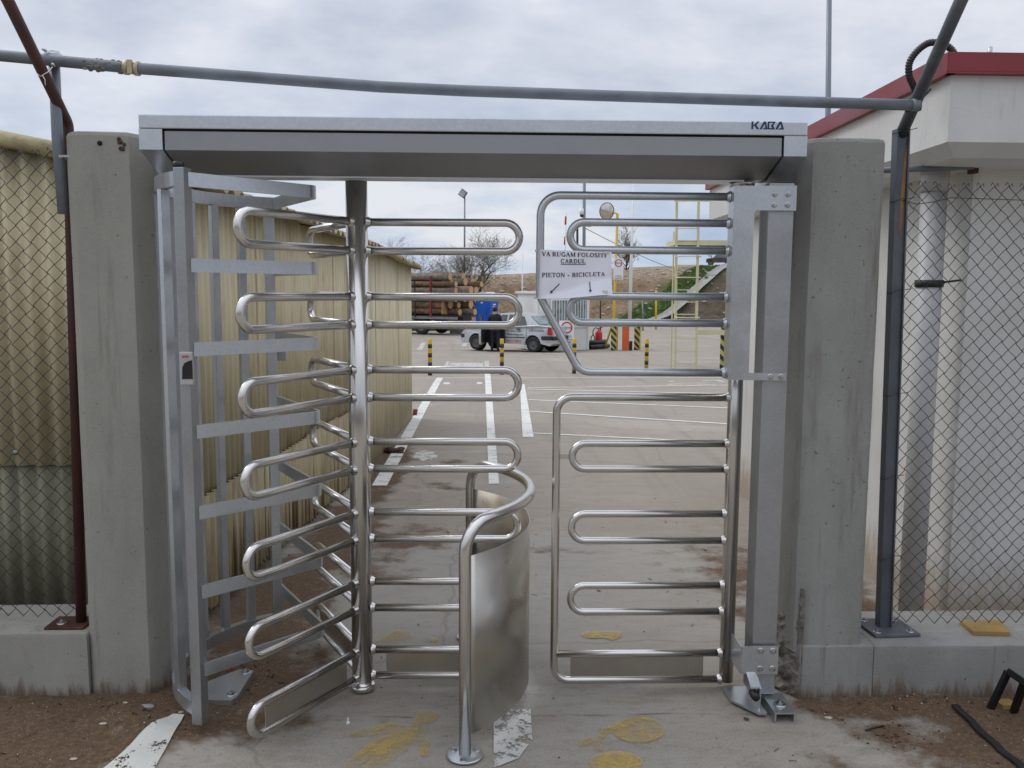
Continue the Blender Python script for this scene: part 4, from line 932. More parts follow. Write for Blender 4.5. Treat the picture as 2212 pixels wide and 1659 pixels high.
tag(m.build('down_pipe', MAT['pvc_grey'], loc=dp), 'fat grey plastic downpipe at the corner of the white building', 'pipe')
dpo = bpy.data.objects['down_pipe']
m = MB(); z = P(2010, 612, 4.22).z
m.lathe([(.0605, -.018), (.066, -.018), (.066, .016), (.0605, .016)], dp+Vector((0, 0, z)), n=24); m.build('clamp_band', MAT['wire'], dpo)
m = MB(); m.bar(dp+Vector((.06, -.03, z+.006)), dp+Vector((.13, -.045, z+.016)), .014, .010); m.build('clamp_bolt', MAT['wire'], dpo)
m = MB(); m.tube([P(1900, 368, 4.12), P(2102, 360, 4.16)], .014, 12); rail_ = m.build('bracing_rod', MAT['pipe_grey'], loc=P(2000, 364, 4.12)); tag(rail_, 'horizontal grey steel rod fixed under the white cornice', 'rod')
m = MB(); m.box(P(2103, 350, 4.19), (.03, .05, .11), bev=.004); m.build('rusty_bracket', MAT['rust_paint'], rail_)
cpts = [P(x, y, 3.9-.06*i/9) for i, (x, y) in enumerate(((1978, 200), (1972, 184), (1964, 164), (1964, 139), (1974, 119), (1992, 101), (2011, 92), (2037, 95), (2054, 106), (2062, 118)))]
def spline(pts, k=9):
    o = []; n = len(pts)
    for i in range(n-1):
        p0, p1, p2, p3 = pts[max(0, i-1)], pts[i], pts[i+1], pts[min(n-1, i+2)]
        for j in range(k):
            t_ = j/k; o.append(.5*((2*p1)+(p2-p0)*t_+(2*p0-5*p1+4*p2-p3)*t_*t_+(3*p1-p0-3*p2+p3)*t_**3))
    o.append(pts[-1]); return o
sp_ = spline(cpts, 12); m = MB(); m.tube(sp_, [.0155 if i % 3 else .0125 for i in range(len(sp_))], 12)
tag(m.build('cable_conduit', MAT['black_plastic'], loc=cpts[0]), 'arched ribbed black conduit over the red fascia corner', 'conduit')

# ================================================================== yard, far background
def loc_build(m, name, matn, parent): return link(name, m.mesh(name, [MAT[x] for x in matn] if isinstance(matn, (list, tuple)) else MAT[matn]), parent)
def text_mesh(txt, size, matn, parent, loc, rot, name='lettering', wide=1.0):
    c = bpy.data.curves.new('t', 'FONT'); c.body = txt; c.size = size; c.align_x = 'CENTER'; c.align_y = 'CENTER'
    o = bpy.data.objects.new('t', c); me = bpy.data.meshes.new_from_object(o); bpy.data.objects.remove(o)
    me.materials.clear(); me.materials.append(MAT[matn]); o = link(name, me, parent, loc, rot); o.scale = (wide, 1, 1); return o
# hill
CR = [(-300, 2.3), (-6.9, 2.60), (0, 2.72), (4.8, 2.90), (12, 3.30), (19.5, 3.85), (22.7, 4.05), (40, 4.6), (300, 5)]
def crest(x):
    for (a, za), (b, zb) in zip(CR, CR[1:]):
        if x <= b: return za+(zb-za)*(x-a)/(b-a)
    return 5
def hill_z(x, y):
    b = gz(y); t_ = max(0, min(1, (y-69.5)/12.0)); t_ = t_*t_*(3-2*t_)
    z = b+(crest(x)-b)*t_
    if 0 < t_ < 1: z += .75*math.sin(math.pi*t_)*noise.fractal(Vector((x*.30, y*.22, 1)), .8, 2, 5)
    z += .10*t_*noise.fractal(Vector((x*.8, y*.8, 4)), 1, 2, 3)
    if y > 82: z += .022*(min(y, 150)-82)
    return z if t_ > 0 else b-.3
mb = MB(); xs = [-300, -120, -60]+[-40+.5*i for i in range(190)]+[70, 120, 300]; ys = [68.5, 69.4]+[69.6+.45*i for i in range(30)]+[84, 88, 100, 160, 400]
for y in ys:
    for x in xs: mb.v.append(Vector((x, y, hill_z(x, y))))
W_ = len(xs)
for j in range(len(ys)-1):
    for i in range(W_-1):
        a = j*W_+i; mb.f.append([a, a+1, a+1+W_, a+W_]); mb.m.append(0); mb.sm.append(True)
tag(mb.build('hill', MAT['earth']), kind='structure')
m = MB()
for k in range(900):
    x = random.uniform(-12, 26); y = 70.5+11.5*random.random()**.7; r_ = .04+.13*random.random()**2.5
    m.sphere((x, y, hill_z(x, y)+r_*.2), r_, 6, 0, (1+random.random(), 1, .7))
tag(m.build('rocks', MAT['limestone']), 'pale loose stones on the earth bank', 'stones', kind='stuff')
# concrete drain up the green bank
A, B = (13.2, 70.4), (23.2, 81.4); m = MB(); n = 16
for i in range(n+1):
    x = A[0]+(B[0]-A[0])*i/n; y = A[1]+(B[1]-A[1])*i/n
    for w_, dz in ((-.42, .16), (-.2, .05), (.2, .05), (.42, .16)): m.v.append(Vector((x+w_*1.1, y-w_*.4, sum(max(hill_z(x+w_+.916*q_, y+q_), hill_z(x+.916*q_, y+q_)) for q_ in (-1.5, -.75, 0, .75, 1.5))/5+dz+.12)))
for i in range(n):
    for j in range(3): a = i*4+j; m.f.append([a, a+1, a+5, a+4]); m.m.append(0); m.sm.append(False)
tag(m.build('drain_channel', MAT['drain_concrete'], loc=(A[0], A[1], hill_z(*A))), 'concrete drain channel running up the green bank', 'drain')
# grass along the bank foot
def grass_patch(label, x0, x1, y0, y1, n, h):
    m = MB()
    for k in range(n):
        x, y = random.uniform(x0, x1), random.uniform(y0, y1)
        if y > 69: x += (y-70.4)*.909
        z = max(hill_z(x, y), gz(y)); a = random.random()*3.14; hh = h*(.5+random.random()); dx, dy = math.cos(a)*.05, math.sin(a)*.05
        m.add([(x-dx, y-dy, z), (x+dx, y+dy, z), (x+random.uniform(-.08, .08), y, z+hh)], [(0, 1, 2)])
    return tag(m.build('grass', MAT['grass']), label, 'grass', kind='stuff')
grass_patch('green grass on the bank behind the yellow ladder', 9.8, 12.8, 70, 81, 8000, .09)
grass_patch('strip of grass behind the timber trailer', -6, 0, 58, 62, 2500, .22)

# bare trees
def tree(name, label, base, height, spread, seed, levels=5, n0=3, lean=0, density=1.0, thick=.16, low=.18):
    rnd = random.Random(seed); t_ = thing(name, label, 'tree', base, 'bare trees on the bank'); tr = MB(); tw = MB(); bd = MB()
    def grow(p, d, L, r_, lv):
        n = 4 if lv < 3 else 3; pts = [p]; q = p.copy(); dd = d.copy()
        for i in range(n):
            dd = (dd+Vector((rnd.gauss(0, .10+.04*lv), rnd.gauss(0, .10+.04*lv), rnd.gauss(.05, .07)))).normalized(); q = q+dd*(L/n); pts.append(q.copy())
        rs = [r_*(1-.45*i/n) for i in range(n+1)]
        (tr if lv < 2 else tw).tube(pts, rs, 7 if lv < 1 else (5 if lv < 3 else 3), cap=False)
        if lv >= levels:
            if rnd.random() < .55: 
                for _ in range(2): bp_ = pts[rnd.randrange(1, n+1)]; bd.sphere(bp_, .018+.014*rnd.random(), 4)
            return
        kids = int((3 if lv else n0)+rnd.random()*2.0*density)
        for c_ in range(kids):
            f = rnd.uniform(.35 if lv else low, 1.0) if c_ < kids-1 else 1.0; i = min(n-1, int(f*n)); pp = pts[i].lerp(pts[i+1], f*n-i)
            az = rnd.random()*6.283; tilt = rnd.uniform(.35, .85)*spread; ort = dd.orthogonal().normalized(); ort.rotate(Matrix.Rotation(az, 3, dd).to_quaternion())
            nd = (dd*math.cos(tilt)+ort*math.sin(tilt)+Vector((0, 0, .12))).normalized()
            grow(pp, nd, L*rnd.uniform(.55, .80), max(.0065, rs[i]*rnd.uniform(.45, .62)), lv+1)
    grow(Vector(base), Vector((lean, 0, 1)).normalized(), height*.36, thick, 0)
    tr.build('trunk', MAT['tree_bark'], t_); tw.build('crown', MAT['twig'], t_); bd.build('buds', MAT['bud'], t_)
    return t_
bx = P(1040, 640, 67); tree('bare_tree', 'large bare spreading tree on the bank behind the blue toilet', (bx.x, 67, -1.1), 9.0, 1.2, 33, 5, 9, .0, 1.9, .19, .30)
bx = P(895, 640, 70); tree('bare_tree', 'bare tree beyond the log trailer next to the shed corner', (bx.x, 70.5, -.9), 7.2, 1.15, 5, 5, 7, .02, 1.6, .13)
bx = P(1352, 600, 86); tree('bare_tree', 'low bare shrubby tree on the bank crest beside the speed sign', (bx.x, 86, 3.1), 4.6, 1.0, 21, 5, 9, 0, 1.6, .09, .02)
bx = P(1540, 590, 90); tree('bare_tree', 'tiny bare bush on the bank crest beside the brown jeep', (bx.x, 90, 3.9), 2.2, 1.0, 25, 3, 5, 0, 1.2, .05, .02)

# bollards
def bollard(p, label):
    t_ = thing('bollard', label, 'bollard', p, 'striped bollards across the yard'); return t_
bl = []
m = MB(); m.lathe([(0, 0), (.046, 0), (.046, .815), (.040, .826), (0, .828)], (0, 0, 0), n=18); me_b = m.mesh('post', MAT['yellow'])
m = MB(); m.lathe([(.0465, 0), (.0475, 0), (.0475, .095), (.0465, .095)], (0, 0, 0), n=18); me_k = m.mesh('black_band', MAT['black_band'])
for x, y, lb in ((929, 811, 'striped bollard nearest the corrugated shed'), (1084, 809, 'striped bollard in front of the silver car'), (1240, 807, 'striped bollard in front of the black pipes'), (1396, 806, 'striped bollard left of the cream ladder')):
    p = G(x, y); t_ = bollard(p, lb); link('post', me_b, t_)
    for k in range(4): link('black_band', me_k, t_, (0, 0, .0+.205*k+.0))
# striped square posts
def striped_post(px, py, w, h, label):
    p = G(px, py); t_ = thing('striped_post', label, 'post', p, 'black and yellow striped posts'); t_.rotation_euler = (0, 0, R(-24))
    m = MB(); m.box((0, 0, h/2), (w, w, h), bev=.01); loc_build(m, 'post', 'yellow_dull', t_)
    for nx, ny in ((0, -1), (-1, 0)):
        k = -w
        while k < h:
            pl_ = [(-w/2, k+w*1.0), (w/2, k), (w/2, k+.13), (-w/2, k+w*1.0+.13)]
            pl_ = [(a, min(h, max(0, b))) for a, b in pl_]
            m = MB(); ax_ = Vector((1, 0, 0)) if ny else Vector((0, -1, 0)); nr_ = Vector((nx, ny, 0))
            if ny == 0: pl_ = [(-a, b) for a, b in pl_]
            if max(b for a, b in pl_)-min(b for a, b in pl_) > .03:
                m.add([ax_*a+Vector((0, 0, b))+nr_*(w/2+.003) for a, b in pl_], [(0, 1, 2, 3)]); loc_build(m, 'stripe', 'black_band', t_)
            k += .27
    return t_
striped_post(1327, 757, .24, 1.32, 'black and yellow striped post left of the orange barrier box')
striped_post(1377, 756, .24, 1.32, 'black and yellow striped post right of the orange barrier box')
striped_post(1566, 796, .24, 1.15, 'large black and yellow striped post right of the cream ladder')

# cars ------------------------------------------------------------
def car(name, label, body, rearp, yaw, kind='sedan', wheel=-1.28, opened=False, group=None):
    f = Vector((-math.cos(yaw), math.sin(yaw), 0)); l_ = Vector((-math.sin(yaw), -math.cos(yaw), 0))
    O = rearp-f*wheel-l_*.80; O.z = rearp.z
    t_ = thing(name, label, 'car', O, group); t_.rotation_euler = (0, 0, math.atan2(f.y, f.x))
    if kind == 'sedan':
        up_ = [(-2.0, .26), (-2.10, .34), (-2.13, .50), (-2.11, .66), (-2.07, .97), (-1.98, 1.02), (-1.45, 1.05), (-.6, 1.0), (.4, .985), (1.02, .965), (1.6, .885), (1.95, .79), (2.10, .66), (2.15, .50), (2.13, .32), (2.0, .24)]
        cab = [(-1.52, 1.03), (-1.02, 1.40), (-.72, 1.475), (-.2, 1.515), (.28, 1.49), (1.10, .95)]; wr_, wx = .305, (1.35, -1.28)
    else:
        up_ = [(-1.95, .42), (-2.02, .50), (-2.03, 1.05), (-1.95, 1.12), (-.6, 1.10), (.9, 1.08), (1.75, 1.02), (1.92, .92), (1.96, .60), (1.9, .42)]
        cab = [(-1.98, 1.1), (-1.88, 1.68), (-.8, 1.74), (.35, 1.70), (.95, 1.06)]; wr_, wx = .36, (1.25, -1.22)
    bz = .24 if kind == 'sedan' else .42
    prof = list(up_)
    for cx_ in wx:
        prof += [(cx_+(wr_+.055)*math.cos(a), max(bz, .31+(wr_+.055)*math.sin(a))) for a in [R(d_) for d_ in range(-5, 190, 15)]]
    m = MB(); n = len(prof)
    for y, sc, zz in ((-.87, 1, -.02), (-.83, 1.0, 0), (.83, 1.0, 0), (.87, 1, -.02)):
        for (x, z) in prof: m.v.append(Vector((x*(1 if abs(y) < .85 else .985), y*(1-.10*max(0, (abs(x)-1.6)/.55)**2), z+(zz if z > .9 else 0))))
    for r_ in range(3):
        for j in range(n): m.f.append([r_*n+j, r_*n+(j+1) % n, (r_+1)*n+(j+1) % n, (r_+1)*n+j]); m.m.append(0); m.sm.append(False)
    m.f += [list(range(n)), [3*n+j for j in reversed(range(n))]]; m.m += [0, 0]; m.sm += [False, False]
    bo = loc_build(m, 'body', body, t_)
    wz = lambda z: .80-(z-1.0)*.36
    m = MB(); n = len(cab)
    for s_ in (-1, 1): m.v += [Vector((x, s_*wz(z), z)) for x, z in cab]
    for j in range(n): m.f.append([j, (j+1) % n, n+(j+1) % n, n+j]); m.m.append(0); m.sm.append(False)
    m.f += [list(range(n)), [n+j for j in reversed(range(n))]]; m.m += [0, 0]; m.sm += [False, False]
    loc_build(m, 'cabin', body, t_)
    def glass(pts, name='side_window', mt='glass'):
        for s_ in (-1, 1):
            m = MB(); m.add([Vector((x, s_*(wz(z)+.006), z)) for x, z in pts], [list(range(len(pts)))]); loc_build(m, name, mt, t_)
    if kind == 'sedan':
        glass([(-.02, 1.0), (-.02, 1.43), (.24, 1.42), (.92, 1.0)]); glass([(-.98, 1.02), (-.80, 1.36), (-.60, 1.42), (-.10, 1.44), (-.10, 1.0), (-.9, 1.01)], mt='glass')
        q1, q2 = (-1.47, 1.075), (-1.04, 1.385); g1, g2 = (.36, 1.43), (1.02, 1.0)
    else:
        glass([(.0, 1.13), (.0, 1.58), (.30, 1.58), (.78, 1.13)]); glass([(-1.0, 1.13), (-1.0, 1.58), (-.1, 1.58), (-.1, 1.13)]); glass([(-1.85, 1.13), (-1.78, 1.56), (-1.1, 1.58), (-1.1, 1.13)])
        q1, q2 = (-1.97, 1.2), (-1.90, 1.62); g1, g2 = (.42, 1.62), (.86, 1.12)
    for (xa, za), (xb, zb), sg, nm in ((q1, q2, -1, 'rear_window'), (g1, g2, 1, 'windscreen')):
        m = MB(); off = Vector((sg*.012, 0, .010)); m.add([Vector((xa, -wz(za)+.06, za))+off, Vector((xa, wz(za)-.06, za))+off, Vector((xb, wz(zb)-.06, zb))+off, Vector((xb, -wz(zb)+.06, zb))+off], [(0, 1, 2, 3)]); loc_build(m, nm, 'glass_pale' if nm == 'rear_window' else 'glass', t_)
    for cx_ in wx:
        for s_ in (-1, 1):
            m = MB(); m.lathe([(wr_-.11, -.09), (wr_-.02, -.10), (wr_, -.07), (wr_, .07), (wr_-.02, .10), (wr_-.11, .09)], (cx_, s_*.77, wr_), (0, 1, 0), 24); wh = loc_build(m, 'wheel', 'rubber', t_)
            m = MB(); m.lathe([(0, .055), (.06, .06), (.09, .04), (wr_-.13, .045), (wr_-.10, .085)], (cx_, s_*.77, wr_), (0, s_, 0), 20); link('rim', m.mesh('rim', MAT['rim_steel']), wh)
            m = MB(); m.lathe([(0, 0), (wr_+.05, 0), (wr_+.05, .05), (0, .05)], (cx_, s_*.60, .31), (0, s_, 0), 20); loc_build(m, 'wheel_well', 'interior_dark', t_)
    if kind == 'sedan':
        # dark bumpers and side moulding
        m = MB(); m.box((-2.10, 0, .56), (.11, 1.62, .16), bev=.03); loc_build(m, 'rear_bumper', 'trim_dark', t_)
        for s_ in (-1, 1):
            m = MB(); m.box((-1.86, s_*.855, .565), (.44, .05, .15), bev=.02); loc_build(m, 'bumper_corner', 'trim_dark', t_)
            m = MB(); m.box((1.93, s_*.80, .55), (.30, .07, .15), bev=.02); loc_build(m, 'bumper_corner', 'trim_dark', t_)
            m = MB(); m.prism([(-2.12, .68), (-1.90, .70), (-1.93, .98), (-2.06, .985)], (1, 0, 0), (0, 0, 1), (0, 1, 0), (0, s_*.80, 0), -.06, .075); loc_build(m, 'tail_lamp', 'tail_red', t_)
        m = MB(); m.box((.0, .874, .56), (1.85, .012, .035)); loc_build(m, 'side_moulding', 'trim_dark', t_)
        m = MB(); m.box((2.12, 0, .55), (.08, 1.5, .16), bev=.03); loc_build(m, 'front_bumper', 'trim_dark', t_)
        m = MB(); m.box((-2.155, .1, .48), (.012, .50, .11)); loc_build(m, 'number_plate', 'white_plain', t_)
        m = MB(); m.box((-.62, .885, .88), (.17, .03, .035), bev=.008); loc_build(m, 'door_handle', 'trim_dark', t_)
        for x in (-.06, -.98):
            m = MB(); m.box((x, .8715, .66), (.010, .004, .60)); loc_build(m, 'door_seam', 'interior_dark', t_)
        sd_ = (R(90), 0, R(180))
        text_mesh('Lift trucks', .17, 'ink', t_, (-1.42, .873, .86), sd_, wide=.95); text_mesh('Tel.: 0248.218871', .10, 'ink', t_, (-.45, .878, .80), sd_, wide=.95)
        text_mesh('www.utilspc.ro', .12, 'ink', t_, (-.45, .878, .68), sd_, wide=1.0); text_mesh('RECORD', .15, 'sign_red', t_, (-.42, .878, .40), sd_, wide=1.15)
        text_mesh('RECORD', .10, 'sign_red', t_, (-2.115, .1, .78), (R(90), 0, R(-90)))
        m = MB(); m.lathe([(0, 0), (.05, 0), (.05, .012), (0, .012)], (-2.095, .1, .88), (-1, 0, 0), 12); loc_build(m, 'badge', 'sign_red', t_)
        if opened:
            m = MB(); m.add([(-.04, .8745, .30), (.96, .8745, .30), (1.0, .8745, .55), (.96, .8745, .98), (.0, .8745, 1.0)], [(0, 1, 2, 3, 4)]); loc_build(m, 'door_opening', 'interior_dark', t_)
            dr = link('door', None, t_, (.97, .90, 0), (0, 0, R(-66)))
            m = MB(); m.prism([(0, .30), (0, .96), (-1.0, .98), (-1.04, .60), (-.98, .32), (-.80, .27), (-.1, .27)], (1, 0, 0), (0, 0, 1), (0, 1, 0), (0, 0, 0), -.05, .03)
            d_me = m.mesh('door', MAT[body]); bpy.data.objects.remove(dr)
            dr = link('door', d_me, t_, (.97, .90, 0), (0, 0, R(-66)))
            m = MB(); m.prism([(-.05, .36), (-.05, .93), (-.95, .95), (-.98, .60), (-.92, .36)], (1, 0, 0), (0, 0, 1), (0, 1, 0), (0, 0, 0), -.075, -.051); link('door_lining', m.mesh('door_lining', MAT['trim_dark']), dr)
            m = MB(); fr_ = [(-.02, .96), (-.68, 1.43), (-.98, 1.44), (-1.0, .98)]; m.tube([Vector((x, -.01, z)) for x, z in fr_], .022, 8); link('window_frame', m.mesh('window_frame', MAT['trim_dark']), dr)
            m = MB(); m.add([(x, -.012, z) for x, z in ((-.10, .97), (-.69, 1.41), (-.96, 1.42), (-.98, .98))], [(0, 1, 2, 3)]); link('pane', m.mesh('pane', MAT['glass_pale']), dr)
            m = MB(); m.box((-.16, .09, 1.03), (.12, .16, .12), bev=.03); link('wing_mirror', m.mesh('wing_mirror', MAT['trim_dark']), dr)
    return t_
RW = G(1153, 761)
car_t = car('parked_car', 'silver sedan with lettering and its driver door open', 'car_silver', RW, R(32), opened=True)
car('parked_car', 'dark brown jeep parked on the bank crest', 'car_brown', Vector((P(1572, 572, 131).x, 131, P(1572, 573, 131).z)), R(14), 'suv', -1.22)
pg = G(1185, 744); car('parked_car', 'grey car half hidden behind the white guard booth', 'car_grey', pg, R(70))

# person ----------------------------------------------------------
def person():
    p = G(1069, 760); t_ = thing('person', 'person in dark jacket standing at the open car door with back turned', 'person', p); t_.rotation_euler = (0, 0, R(160))
    J = {'pel': (0, 0, .93), 'ab': (0, .01, 1.10), 'ch': (0, .02, 1.32), 'nb': (0, .0, 1.46), 'nk': (0, -.01, 1.53), 'hd': (0, -.02, 1.63), 'ht': (0, -.015, 1.72),
         'lh': (.10, 0, .90), 'lk': (.115, -.02, .50), 'la': (.12, .03, .10), 'lt': (.13, -.11, .05), 'rh': (-.10, 0, .90), 'rk': (-.12, -.03, .50), 'ra': (-.13, .02, .10), 'rt': (-.15, -.12, .05),
         'ls': (.19, .02, 1.40), 'le': (.26, -.03, 1.12), 'lw': (.20, -.24, 1.02), 'lf': (.18, -.32, 1.01), 'rs': (-.19, .02, 1.40), 're': (-.27, .0, 1.12), 'rw': (-.22, -.22, 1.06), 'rf': (-.20, -.30, 1.07)}
    E_ = ['pel ab', 'ab ch', 'ch nb', 'nb nk', 'nk hd', 'hd ht', 'pel lh', 'lh lk', 'lk la', 'la lt', 'pel rh', 'rh rk', 'rk ra', 'ra rt', 'ch ls', 'ls le', 'le lw', 'lw lf', 'ch rs', 'rs re', 're rw', 'rw rf']
    rad = {'pel': .16, 'ab': .165, 'ch': .175, 'nb': .09, 'nk': .062, 'hd': .098, 'ht': .07, 'lh': .10, 'lk': .072, 'la': .052, 'lt': .045, 'rh': .10, 'rk': .072, 'ra': .052, 'rt': .045, 'ls': .085, 'le': .062, 'lw': .045, 'lf': .035, 'rs': .085, 're': .062, 'rw': .045, 'rf': .035}
    ks = list(J); me = bpy.data.meshes.new('body'); me.from_pydata([J[k] for k in ks], [tuple(ks.index(q) for q in e_.split()) for e_ in E_], [])
    o = bpy.data.objects.new('body', me); col.objects.link(o); sk_ = o.modifiers.new('s', 'SKIN'); ss_ = o.modifiers.new('ss', 'SUBSURF'); ss_.levels = ss_.render_levels = 2
    for k, v_ in zip(ks, me.skin_vertices[0].data): v_.radius = (rad[k], rad[k]*(.78 if k in ('ch', 'ab', 'pel') else 1)); v_.use_root = (k == 'pel')
    dg = bpy.context.evaluated_depsgraph_get(); nm = bpy.data.meshes.new_from_object(o.evaluated_get(dg)); bpy.data.objects.remove(o)
    for x in ('cloth_dark', 'cloth_navy', 'skin', 'black_plastic'): nm.materials.append(MAT[x])
    for pl_ in nm.polygons:
        c_ = pl_.center; pl_.use_smooth = True
        pl_.material_index = 2 if c_.z > 1.50 or (c_.y < -.235 and c_.z > .9) else (3 if c_.z < .10 else (1 if c_.z < .88 else 0))
    link('body', nm, t_)
    m = MB(); m.sphere((0, .005, 1.665), .108, 12, 0, (.92, 1.02, 1.0))
    m.v = [v_ if v_.z > 1.60 or v_.y > .02 else Vector((v_.x*.7, max(v_.y, -.03), max(v_.z, 1.60))) for v_ in m.v]; loc_build(m, 'hair', 'hair', t_)
    m = MB(); m.lathe([(.085, 0), (.098, .02), (.092, .07), (.075, .075)], (0, 0, 1.455), (0, -.08, 1), 16); loc_build(m, 'collar', 'cloth_beige', t_)
    m = MB(); m.lathe([(.20, .0), (.205, .06), (.19, .25), (.18, .4)], (0, .01, .80), n=18)
    m.v = [Vector((v_.x, .01+(v_.y-.01)*.72, v_.z)) for v_ in m.v]; loc_build(m, 'jacket_hem', 'cloth_dark', t_)
    for s_ in (-1, 1):
        m = MB(); m.sphere((s_*.034, -.112, 1.645), .012, 6); loc_build(m, 'eye', 'black_plastic', t_)
        m = MB(); m.sphere((s_*.098, -.01, 1.635), .022, 8, 0, (.5, 1, 1.4)); loc_build(m, 'ear', 'skin', t_)
    m = MB(); m.sphere((0, -.122, 1.615), .016, 6, 0, (.8, 1, 1.4)); loc_build(m, 'nose', 'skin', t_)
person()

# portable toilet -------------------------------------------------
pt = P(1052, 712, 60); tz = gz(60)
to = thing('portable_toilet', 'blue plastic portable toilet with white roof behind the silver car', 'toilet', (pt.x, 60, tz)); to.rotation_euler = (0, 0, R(-28))
to.scale = (1, 1, 1.15)
m = MB(); m.box((0, 0, 1.0), (1.12, 1.12, 2.0), bev=.03); bd_ = loc_build(m, 'cabin', 'toilet_blue', to)
m = MB(); m.prism([(-.60, 1.98), (.60, 1.98), (.60, 2.05), (.22, 2.24), (-.22, 2.24), (-.60, 2.05)], (1, 0, 0), (0, 0, 1), (0, 1, 0), (0, 0, 0), -.60, .60); loc_build(m, 'roof', 'toilet_roof', to)
m = MB(); m.box((-.05, -.565, .98), (.72, .02, 1.78), bev=.008); dr = loc_build(m, 'door', 'toilet_blue', to)
m = MB(); m.box((.24, -.585, 1.0), (.05, .03, .10), bev=.008); link('handle', m.mesh('handle', MAT['black_plastic']), dr)
for z in (1.52, 1.38):
    m = MB(); m.box((.566, -.02, z), (.008, .42, .07)); loc_build(m, 'sticker', 'white_plain', to)
m = MB(); m.box((-.1, -.58, 1.62), (.16, .006, .07)); loc_build(m, 'sticker', 'white_plain', to)
for s_ in (-1, 1):
    m = MB(); m.box((s_*.53, -.567, 1.0), (.06, .03, 1.95), bev=.01); loc_build(m, 'corner_rib', 'toilet_blue', to)

# timber trailer --------------------------------------------------
tp = G(966, 725); tr_ = thing('timber_trailer', 'dark timber trailer with red stakes parked beyond the shed', 'trailer', tp); tr_.rotation_euler = (0, 0, R(-33))
m = MB(); m.box((-4.2, 1.2, .95), (9.6, .9, .22), bev=.02); m.box((-4.2, 1.2, 1.10), (9.6, 2.3, .07)); loc_build(m, 'chassis', 'truck_dark', tr_)
m = MB(); m.box((-3.9, .03, 1.0), (9.2, .06, .14)); loc_build(m, 'side_rail', 'cargo_grey', tr_)
for x in (-3.3, -1.95):
    for y in (.22, 2.15):
        m = MB(); m.lathe([(.30, -.15), (.48, -.15), (.52, -.10), (.52, .10), (.48, .15), (.30, .15)], (x, y, .52), (0, 1, 0), 28); wh = loc_build(m, 'wheel', 'rubber', tr_)
        m = MB(); m.lathe([(0, .02), (.10, .02), (.12, .08), (.29, .06), (.31, .14)], (x, y, .52), (0, -1, 0), 18); link('rim', m.mesh('rim', MAT['rim_steel']), wh)
m = MB(); m.box((-.55, .5, .72), (.05, .5, .5)); loc_build(m, 'mudguard', 'truck_dark', tr_)
m = MB(); m.box((.35, 1.2, .62), (.12, 2.2, .16), bev=.02); loc_build(m, 'rear_underrun_bar', 'truck_dark', tr_)
for k, x in enumerate((-5.6, -3.35, -1.15)):
    for y in (-.02, 2.42):
        m = MB(); m.box((x, y, 2.25), (.12, .10, 2.35), bev=.01); loc_build(m, 'stake', 'stake_red' if k != 9 else 'truck_dark', tr_)
m = MB(); m.box((-2.3, -.03, 2.1), (.07, .05, 2.2)); loc_build(m, 'strap', 'truck_dark', tr_)
Mt = Matrix.Translation(tp) @ Matrix.Rotation(R(-33), 4, 'Z')
rl = random.Random(4); yrow = 1.16; row = 0
while yrow < 3.25:
    y = .20; rmax = 0; kk = 0
    while y < 2.3:
        r_ = rl.uniform(.15, .27); xe = rl.uniform(-.75, .45)+(.9 if rl.random() < .12 else 0); L = rl.uniform(6.2, 7.2)
        m = MB(); n = 14; c0 = Vector((xe-L, y+r_+rl.uniform(-.05, .05), yrow+r_+rl.uniform(-.03, .03))); c1 = Vector((xe, y+r_+rl.uniform(-.06, .06), yrow+r_+rl.uniform(-.05, .05)))
        pts = [c0.lerp(c1, i/6)+Vector((0, rl.uniform(-.015, .015), rl.uniform(-.015, .015)))*(0 < i < 6) for i in range(7)]
        m.tube([Mt@q for q in pts], [r_*(1.0+.04*rl.uniform(-1, 1)) for _ in pts], n)
        for i in (-1, -2): m.m[i] = 1
        o = m.build('log', [MAT['bark' if rl.random() < .6 else 'bark_grey'], MAT['cut_wood']], loc=Mt@c1)
        ly = ['bottom', 'second', 'third', 'fourth', 'fifth', 'sixth', 'seventh', 'eighth', 'ninth'][row]; ky = ['nearest', 'second', 'third', 'fourth', 'fifth', 'sixth', 'seventh', 'eighth', 'ninth'][kk]; kk += 1
        tag(o, '%s log from the near side in the %s layer on the timber trailer' % (ky, ly), 'log', 'logs stacked on the timber trailer')
        y += 2*r_*.97; rmax = max(rmax, r_)
    yrow += 2*rmax*.86; row += 1

# guard booth -----------------------------------------------------
gb0 = G(1160, 758); gb1 = G(1271, 757); bw = (gb1-gb0).length
gb = thing('guard_booth', 'white guard booth with barred window behind the silver car', 'booth', (gb0+gb1)/2+Vector((0, .02, 0))); gb.rotation_euler = (0, 0, math.atan2(gb1.y-gb0.y, gb1.x-gb0.x))
m = MB(); m.box((0, 1.1, 1.15), (bw, 2.2, 2.3), bev=.02); loc_build(m, 'wall', 'booth_white', gb)
m = MB(); m.box((0, 1.1, 2.36), (bw+.16, 2.4, .10), bev=.02); loc_build(m, 'roof', 'booth_white', gb)
wx0, wx1, wz0, wz1 = -bw/2+.64, bw/2-.12, 1.02, 2.05
m = MB(); m.box(((wx0+wx1)/2, -.012, (wz0+wz1)/2), (wx1-wx0, .02, wz1-wz0)); wn = loc_build(m, 'window', 'glass_pale', gb)
for a, b, c_, d_ in ((wx0-.05, wx1+.05, wz0-.07, wz0), (wx0-.05, wx1+.05, wz1, wz1+.07), (wx0-.07, wx0, wz0, wz1), (wx1, wx1+.07, wz0, wz1), ((wx0+wx1)/2-.03, (wx0+wx1)/2+.03, wz0, wz1)):
    m = MB(); m.box(((a+b)/2, -.03, (c_+d_)/2), (b-a, .05, d_-c_)); link('window_frame', m.mesh('window_frame', MAT['white_paint']), wn)
n = 13
